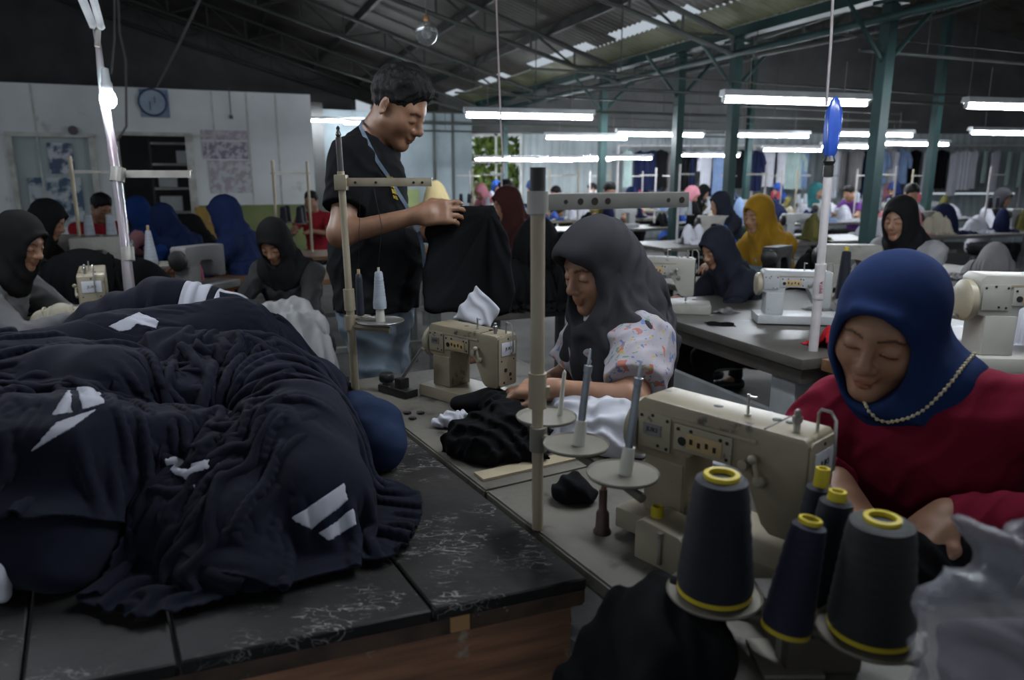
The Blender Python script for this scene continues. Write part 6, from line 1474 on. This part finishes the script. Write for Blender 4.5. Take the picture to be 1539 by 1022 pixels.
heap_at(up(atz(1082, 488, TZ)), 2, M_blk, 'flat black rag on the worn wooden table', (.28, .12, .10), -.3)
heap_at(up(atz(1540, 520, TZ)), 1, fabw, 'white cloth at the right picture edge under the big ivory machine', (.35, .35, .8), .2)
# table and grey heap beyond the big ivory machine
sewing_table(0, 1.9, .8, 'sewing table under the big grey cloth heap at the right', org=Vector((1.95, 3.25, 0)) + B * .22, a=B, p=A, top=M_greytop)
heap_at(up(atz(1492, 425, TZ)), 1, M_gheap, 'big crumpled grey cloth heap on a table at the right picture edge', (.62, .6, 1.0), .5)
heap_at(up(atz(1480, 425, TZ) + Vector((.15, .25, 0))), 0, M_gheap, 'second grey cloth heap just behind the big crumpled grey one', (.5, .5, .7), 1.5)
# table before the yellow and black scarf women
sewing_table(0, 2.6, .62, 'sewing table in front of the mustard headscarf woman', org=Vector((1.12, 4.15, 0)), a=B, p=A, top=M_greytop)
fmach(Vector((1.72, 4.62, TZ + .044)), R(50), 'dark sewing machine in front of the mustard headscarf woman', M_oil, .85)
fmach(Vector((2.18, 4.02, TZ + .044)) + A * .25, R(0), 'ivory sewing machine beside the tall dark thread cones', M_ivory)
for (u, v, h_, lb) in ((1270, 402, .20, 'tall dark thread cone with a yellow tip left of the pale grey shirt woman'), (1326, 385, .15, 'dark thread cone with a yellow tip right in front of the pale grey shirt woman'), (1364, 392, .12, 'small dark thread cone with a yellow tip just above the blue headscarf')):
    p = atd(u, v, 3.7); p.z = TZ + .035; thread_cone(p, .036, .022, h_ + .05, M_thr_navy, lb, capm=M_yel, cap_r=.010, cap_h=.02, ring=False, base=False)
heap_at(up(Vector((1.75, 4.35, 0)) + B * .15), 0, M_blk, 'black cloth heap right of the mustard headscarf woman', (.7, .6, 1.4), .4)
heap_at(up(atd(1255, 395, 4.3)), 0, fabw, 'white cloth heap behind the tall dark thread cones', (.35, .3, .6), .9)
# black bundles stacked between the standing man and the grey headscarf woman
bt = sewing_table(0, .82, .7, 'low table heaped with black bundles behind the grey headscarf woman', org=Vector((-.15, 3.45, 0)), a=B, p=A, top=M_darkedge)
for i, (x, y, z, k, s_) in enumerate(((.0, 3.75, 0, 0, .8), (.35, 3.80, 0, 1, .8), (.50, 3.98, 0, 0, .7), (.15, 4.0, .14, 1, .8), (.40, 4.05, .17, 0, .7))):
    heap_at(Vector((x, y, TZ + .002 + z)), k, M_blk, ['leftmost black bundle of the dark heap behind the middle thread stand', 'second black bundle of the dark heap behind the middle thread stand', 'black bundle right by the grey headscarf', 'upper left black bundle of the dark heap behind the middle thread stand', 'upper right black bundle of the dark heap behind the middle thread stand'][i], (s_, s_, 1.2), i * .8)
for i, (u, v, d) in enumerate(((700, 520, 2.95), (800, 545, 2.75), (800, 480, 3.1))):
    p = atd(u, v, d); p.z = 0.0; heap_at(p, i % 2, M_blk, ['black bundle on the floor behind the middle machine', 'black bundle on the floor behind the middle thread stand', 'hindmost black bundle on the floor behind the middle thread stand'][i], (.8, .8, 1.9), i)
heap_at(Vector((p.x - .25, p.y - .25, 0)), 2, M_mint, 'pale green cloth on the floor behind the middle machine', (.4, .3, .8), .3)
o = heap_at(up(atd(655, 290, 7.4), .95), 1, M_yelh, 'pale yellow cloth mound behind the hands of the standing man', (.85, .6, 1.7), .3)
sewing_table(0, 1.6, .6, 'table under the pale yellow cloth mound', org=Vector(up(atd(600, 330, 7.0), 0)), a=B, p=A, top=M_greytop).scale = (1, 1, 1.24)
# ---- left: tables, machine seen end-on, clutter
sewing_table(0, 1.75, .8, 'sewing table in front of the grey sweatshirt woman', org=Vector((-2.75, 2.75, 0)), a=B, p=A, top=M_greytop)
sewing_machine('sewing_machine', atz(143, 492, TZ + .044), R(-62), 1.0, 'cream sewing machine seen end on behind the navy heap', plaque=False)
heap_at(up(atz(95, 492, TZ)), 0, M_cheap, 'cream cloth heap left of the end on sewing machine', (.45, .4, .55), .4)
heap_at(up(atz(192, 490, TZ)), 0, M_cheap, 'cream cloth heap right of the end on sewing machine', (.36, .35, .6), 1.4)
heap_at(up(atd(128, 430, 3.75)), 0, M_blk, 'long black garment heap before the grey sweatshirt woman', (1.35, .8, 1.5), .25)
sewing_table(0, 2.6, .7, 'cluttered sewing table between the blue scarf women and the black headscarf woman', org=Vector((-2.85, 4.05, 0)), a=B, p=A, top=M_brownwood)
tp_ = atd(228, 400, 4.3); t = empty('thread_tray', Vector((tp_.x, tp_.y, TZ)), 0, 'wide white thread tray holding a silver cone, right of the leaning pole', 'tray')
zt = tp_.z - TZ
mb = MB(); mb.lathe([(0, zt), (.16, zt), (.165, zt + .012), (.15, zt + .006), (0, zt + .006)], 30); mb.build('tray', M_plastic, t)
mb = MB(); mb.cyl((0, 0, 0), (0, 0, zt), .014, 10); mb.build('post', M_tray, t)
thread_cone(Vector((tp_.x, tp_.y, tp_.z + .008)), .038, .016, .20, M_thr_sil, 'silver thread cone on the wide white tray', capm=M_tan, cap_r=.008, cap_h=.03, ring=False)
M_thr_red = mat('thread_red', (.30, .02, .05), (.2, .012, .03), scale=40, rough=.6)
for (u, lb) in ((276, 'left red thread cone of the two before the orange top worker'), (294, 'right red thread cone of the two before the orange top worker')):
    p = atd(u, 405, 4.5); p.z = TZ + .002; thread_cone(p, .045, .036, .19, M_thr_red, lb, capm=M_plastic, cap_r=.01, cap_h=.02, ring=False)
fmach(up(atd(325, 415, 4.35), TZ + .044), R(75), 'speckled grey sewing machine in front of the deep blue headscarf woman', M_gheap)
fmach(up(atd(150, 380, 5.0), TZ + .044), R(10), 'pale sewing machine in front of the red top worker', M_ivory)
fmach(up(atd(120, 385, 4.8), TZ + .044), R(190), 'ivory sewing machine left of the leaning pole, nearer the black scarf woman', M_ivory)
heap_at(up(atd(225, 425, 4.1)), 2, M_pk, 'red and pink cloth scraps beside the foot of the leaning pole', (.4, .3, .7), .5)
heap_at(up(atd(265, 425, 4.15)), 2, M_mint, 'pale green cloth scraps right of the wide white tray', (.3, .3, .6), 1.2)
heap_at(up(atd(60, 380, 5.2)), 0, fabric('ochre_cloth', (.30, .17, .04)), 'ochre cloth heap behind the left black scarf woman', (.8, .6, .8), .3)
fstand(up(atd(128, 420, 4.9)), R(20), 'thin cream thread stand before the office window', M_thr_sil, M_pole)
sewing_table(0, 1.6, .6, 'sewing table by the right end of the office wall', org=up(atd(395, 400, 6.0), 0), a=B, p=A, top=M_brownwood)
fstand(up(atd(420, 400, 6.2)), R(12), 'thin thread stand in front of the right part of the office wall', M_thr_navy, M_pole)
fstand(up(atd(470, 390, 6.5)), R(190), 'thin thread stand at the right end of the office wall', M_thr_navy, M_pole)
# white cloth before the black headscarf woman
f_ = heap([([atd(402, 470, 3.45), atd(445, 470, 3.5), atd(476, 492, 3.45)], [.05, .07, .06]), ([atd(440, 500, 3.35), atd(460, 540, 3.3)], [.10, .10]), ([atd(482, 520, 3.35), atd(492, 560, 3.3)], [.05, .05])], [('lin', .010, (.85, .3, .1), .06, 401, .9), ('lin', .005, (.9, -.2, .3), .035, 402)], None)
lo_ = np.array(atd(440, 490, 3.4)) - .4; cloth('white_cloth', 'white cloth hanging from the lap of the black headscarf woman', 'cloth', f_, lo_, lo_ + .8, M_gheap if False else fabric('soft_white', (.36, .36, .36), .85), .008)
# ---- far rows
SCARF = [('white', fabric('s_white', (.5, .5, .5))), ('navy', M_hnavy), ('black', M_hblack), ('cobalt', M_hcobalt), ('maroon', MATS['maroon_scarf']), ('grey', M_hgrey), ('pink', M_pk), ('teal', fabric('s_teal', (.03, .12, .13)))]
TOPS = [('navy', M_nv), ('white', fabw), ('black', M_blk), ('red', M_redtop), ('blue', M_bl), ('pale blue', M_lb), ('violet', M_vio), ('olive', M_ol), ('mint', M_mint)]
PR = []
for k, (ln_, hp_) in enumerate(((.10, R(18)), (.17, R(32)))):
    J = seated(ln_, hp_); PR.append(person('x', Vector((0, 0, 0)), J, h=.013, shirt=M_nv, hijab=M_hblack, pants=M_skirt, lod=3, cape=.16 + .06 * k, seed=60 + k, h2=.013))
J = seated(.12, R(22)); PR.append(person('x', Vector((0, 0, 0)), J, h=.013, shirt=M_nv, hair=M_hair, pants=M_skirt, lod=3, seed=63, h2=.013, sleeve='short', male=True))
pu = [0, 0, 0]; seen = set(); rr = random.Random(11)
def far_worker(s, d, ang, row):
    k = rr.choice((0, 1, 0, 1, 2)); p = room(s, d); u, v = proj((p.x, p.y, 1.15))
    if k < 2: sc_, tp2 = rr.choice(SCARF), rr.choice(TOPS); nm = f'far worker in {sc_[0]} headscarf and {tp2[0]} top'
    else: sc_, tp2 = None, rr.choice(TOPS); nm = f'far dark haired worker in a {tp2[0]} top'
    o = PR[k] if not pu[k] else copy_tree(PR[k]); pu[k] = 1
    o.location = p; o.rotation_euler = (0, 0, ang - math.pi / 2); z = .95 + .12 * rr.random(); o.scale = (z,) * 3
    for c in o.children:
        if 'shirt' in c.name: recolor(c, tp2[1])
        if 'headscarf' in c.name: recolor(c, sc_[1])
    return o, nm
ROWS = [(5.85, 'nearest far row', ((4.6, 0), (5.7, 0), (7.6, 1), (9.2, 1))), (8.3, 'second far row', ((3.6, 1), (4.7, 1), (5.9, 1), (7.2, 0), (8.4, 1), (9.6, 1), (10.8, 1))),
        (10.3, 'third far row', ((3.9, 1), (5.2, 1), (6.3, 1), (7.5, 1), (8.7, 1), (9.9, 1), (11.1, 0), (12.3, 1))), (12.5, 'fourth far row', ((4.6, 1), (5.9, 1), (7.1, 1), (8.3, 1), (9.5, 1)))]
ORD = ['first', 'second', 'third', 'fourth', 'fifth', 'sixth', 'seventh', 'eighth', 'ninth', 'tenth']
HCOL = [('white', fabw), ('navy', M_nv), ('white', fabw), ('black', M_blk), ('bright blue', M_bl), ('pale blue', M_lb), ('mint', M_mint), ('olive', M_ol), ('navy', M_nv), ('pink', M_pk), ('cream', M_cheap)]
for (d, row, sp_) in ROWS:
    s0, s1 = sp_[0][0] - .7, sp_[-1][0] + .9
    sewing_table(s0, s1, .75, f'long sewing table of the {row}', org=room(0, d), a=B, p=A, top=M_wornwood if d < 9 else M_greytop)
    cnt = 0
    for i, (s, wk) in enumerate(sp_):
        q = ORD[i]
        if wk:
            o, nm = far_worker(s + .38 + .1 * rr.random(), d + .62 + .45, AZ + R(-90 + rr.uniform(-40, 40)) if rr.random() < .5 else AZ + R(180 + rr.uniform(-30, 30)), row)
            tag(o, f'{nm}, {ORD[cnt]} from left, {row}', 'person', f'workers of the {row}'); cnt += 1
        fmach(room(s + .32, d + .42, TZ + .044), AZ + R(rr.choice((0, 180, 12, -10))), f'pale sewing machine, {q} from the left on the table of the {row}', rr.choice((M_ivory, M_whitem, M_ivory)))
        fstand(room(s - .15, d + .6, TZ + .002), AZ + R(rr.choice((0, 180, 90, 20))), f'thread stand, {q} from the left on the table of the {row}', rr.choice((M_thr_sil, M_thr_navy, M_thr_red, M_thr_sil)), rr.choice((M_wpole, M_pole)))
        for j in range(2):
            c = rr.choice(HCOL); heap_at(room(s - .25 + .42 * j + .1 * rr.random(), d + .22 + .16 * rr.random(), TZ + .003), rr.randrange(3), c[1], f'{c[0]} cloth heap, {"left" if j == 0 else "right"} one beside the {q} machine of the {row}', (.56, .46, 1.0 + .7 * rr.random()), rr.random() * 3, group=f'cloth heaps of the {row}')
for (d, row, s_list) in ((5.85, 'nearest far row', (7.0, 7.9, 8.5, 9.5)), (8.3, 'second far row', (6.5, 7.6, 8.9, 10.1, 11.2)), (10.3, 'third far row', (8.1, 9.3, 10.5, 11.7))):
    for i, s in enumerate(s_list):
        c = (('white', fabw), ('navy', M_nv), ('white', fabw), ('cream', M_cheap), ('navy', M_nv))[(i + int(d)) % 5]
        heap_at(room(s + .1, d + .36, TZ + .003), i % 2, c[1], f'large {c[0]} cloth heap, {ORD[i]} from left of the large heaps, {row}', (.95, .62, 1.05 + .35 * rr.random()), rr.random() * 3, group=f'cloth heaps of the {row}')
# ---- garments hanging before the far wall
def hang_proto(w, hgt, sl):
    mb = MB(); n = 14; vs_ = []; fs_ = []
    prof_ = [(.10, 0), (.9, -.06), (1.0, -.12), (.86, -.30), (.84, -.6), (.95, -1.0)]
    for side in (1, -1):
        for (k, z) in prof_:
            for i in range(n + 1):
                t_ = -1 + 2 * i / n; vs_.append((t_ * w / 2 * k, side * (.035 * math.sqrt(max(0, 1 - t_ * t_)) + .001) * (1 + .35 * math.sin(i * 1.9)), z * hgt))
    L_ = (n + 1) * len(prof_)
    for sd_ in (0, 1):
        for a in range(len(prof_) - 1):
            for i in range(n):
                q = [sd_ * L_ + a * (n + 1) + i, sd_ * L_ + a * (n + 1) + i + 1, sd_ * L_ + (a + 1) * (n + 1) + i + 1, sd_ * L_ + (a + 1) * (n + 1) + i]; fs_.append(q if sd_ else q[::-1])
    mb._add(vs_, fs_, None, 0, True)
    t = empty('hanging_garment'); mb.build('garment', fabw, t)
    if sl:
        for s in (-1, 1):
            m2 = MB(); m2.tube([(s * w * .44, 0, -.10 * hgt), (s * w * .56, 0, -.3 * hgt), (s * w * .58, 0, -.55 * hgt)], [.035, .045, .04], 8); m2.build('sleeve', fabw, t)
    m2 = MB(); m2.tube([(-w * .3, 0, -.02), (0, 0, .03), (w * .3, 0, -.02)], .006, 5); m2.tube([(0, 0, .03), (0, 0, .06), (.02, 0, .085), (.0, 0, .105)], .004, 5); m2.build('hanger', M_steel, t)
    return t
HGP = [hang_proto(.42, .75, True), hang_proto(.34, .85, False), hang_proto(.24, .80, False)]; hu = [0, 0, 0]
mb = MB(); mb.cyl((2.2, 15.6, 2.06), (13.5, 15.6, 2.06), .018, 8)
for x in (2.2, 5, 7.8, 10.6, 13.5): mb.cyl((x, 15.6, 0), (x, 15.6, 2.06), .02, 6)
tag(mb.build('garment_rail', M_wpole), 'long rail with hanging garments in front of the far wall', 'clothes rail')
x = 2.4
while x < 13.2:
    k = rr.choice((0, 1, 2, 2, 1)); c = rr.choice([('white', fabw)] * 4 + [('mint', M_mint)] * 2 + [('black', M_blk), ('black', M_blk), ('navy', M_nv), ('grey', M_gheap), ('pale blue', M_lb)])
    if not (6.1 < x < 6.5):
        o = HGP[k] if not hu[k] else copy_tree(HGP[k]); hu[k] = 1; o.location = (x, 15.6, 1.955); o.rotation_euler = (0, 0, rr.uniform(-1.3, 1.3)); z = .85 + .3 * rr.random(); o.scale = (z, z, z)
        o.location.z = 2.06 - .09 * z
        for ch in o.children:
            if 'hanger' not in ch.name: recolor(ch, c[1])
        tag(o, f'{c[0]} {["sleeved shirt", "sleeveless garment", "narrow garment"][k]} hanging on the long rail before the far wall', 'garment', 'garments on the far rail')
    x += .16 + .16 * rr.random()
# ================================================================== WORLD, CAMERA
w = bpy.data.worlds.new('World'); SC.world = w; w.use_nodes = True
bg = w.node_tree.nodes['Background']; bg.inputs['Color'].default_value = (0.80, 0.90, 1.0, 1); bg.inputs['Strength'].default_value = 0.24
cam = bpy.data.cameras.new('Camera'); co = bpy.data.objects.new('Camera', cam); COL.objects.link(co)
cam.sensor_width = 36; cam.lens = 36 * FPX / 1539; co.location = (0, 0, CAMH); co.rotation_euler = (math.pi / 2 - PITCH, 0, 0)
cam.clip_start = 0.05; cam.dof.use_dof = True; cam.dof.focus_distance = 1.9; cam.dof.aperture_fstop = 3.4
SC.camera = co
vs = SC.view_settings; vs.view_transform = 'Standard'; vs.look = 'None'; vs.gamma = 1; vs.use_curve_mapping = False; vs.exposure = 1.15
SC.cycles.max_bounces = 6; SC.cycles.diffuse_bounces = 3; SC.cycles.transparent_max_bounces = 8; SC.cycles.sample_clamp_indirect = 4
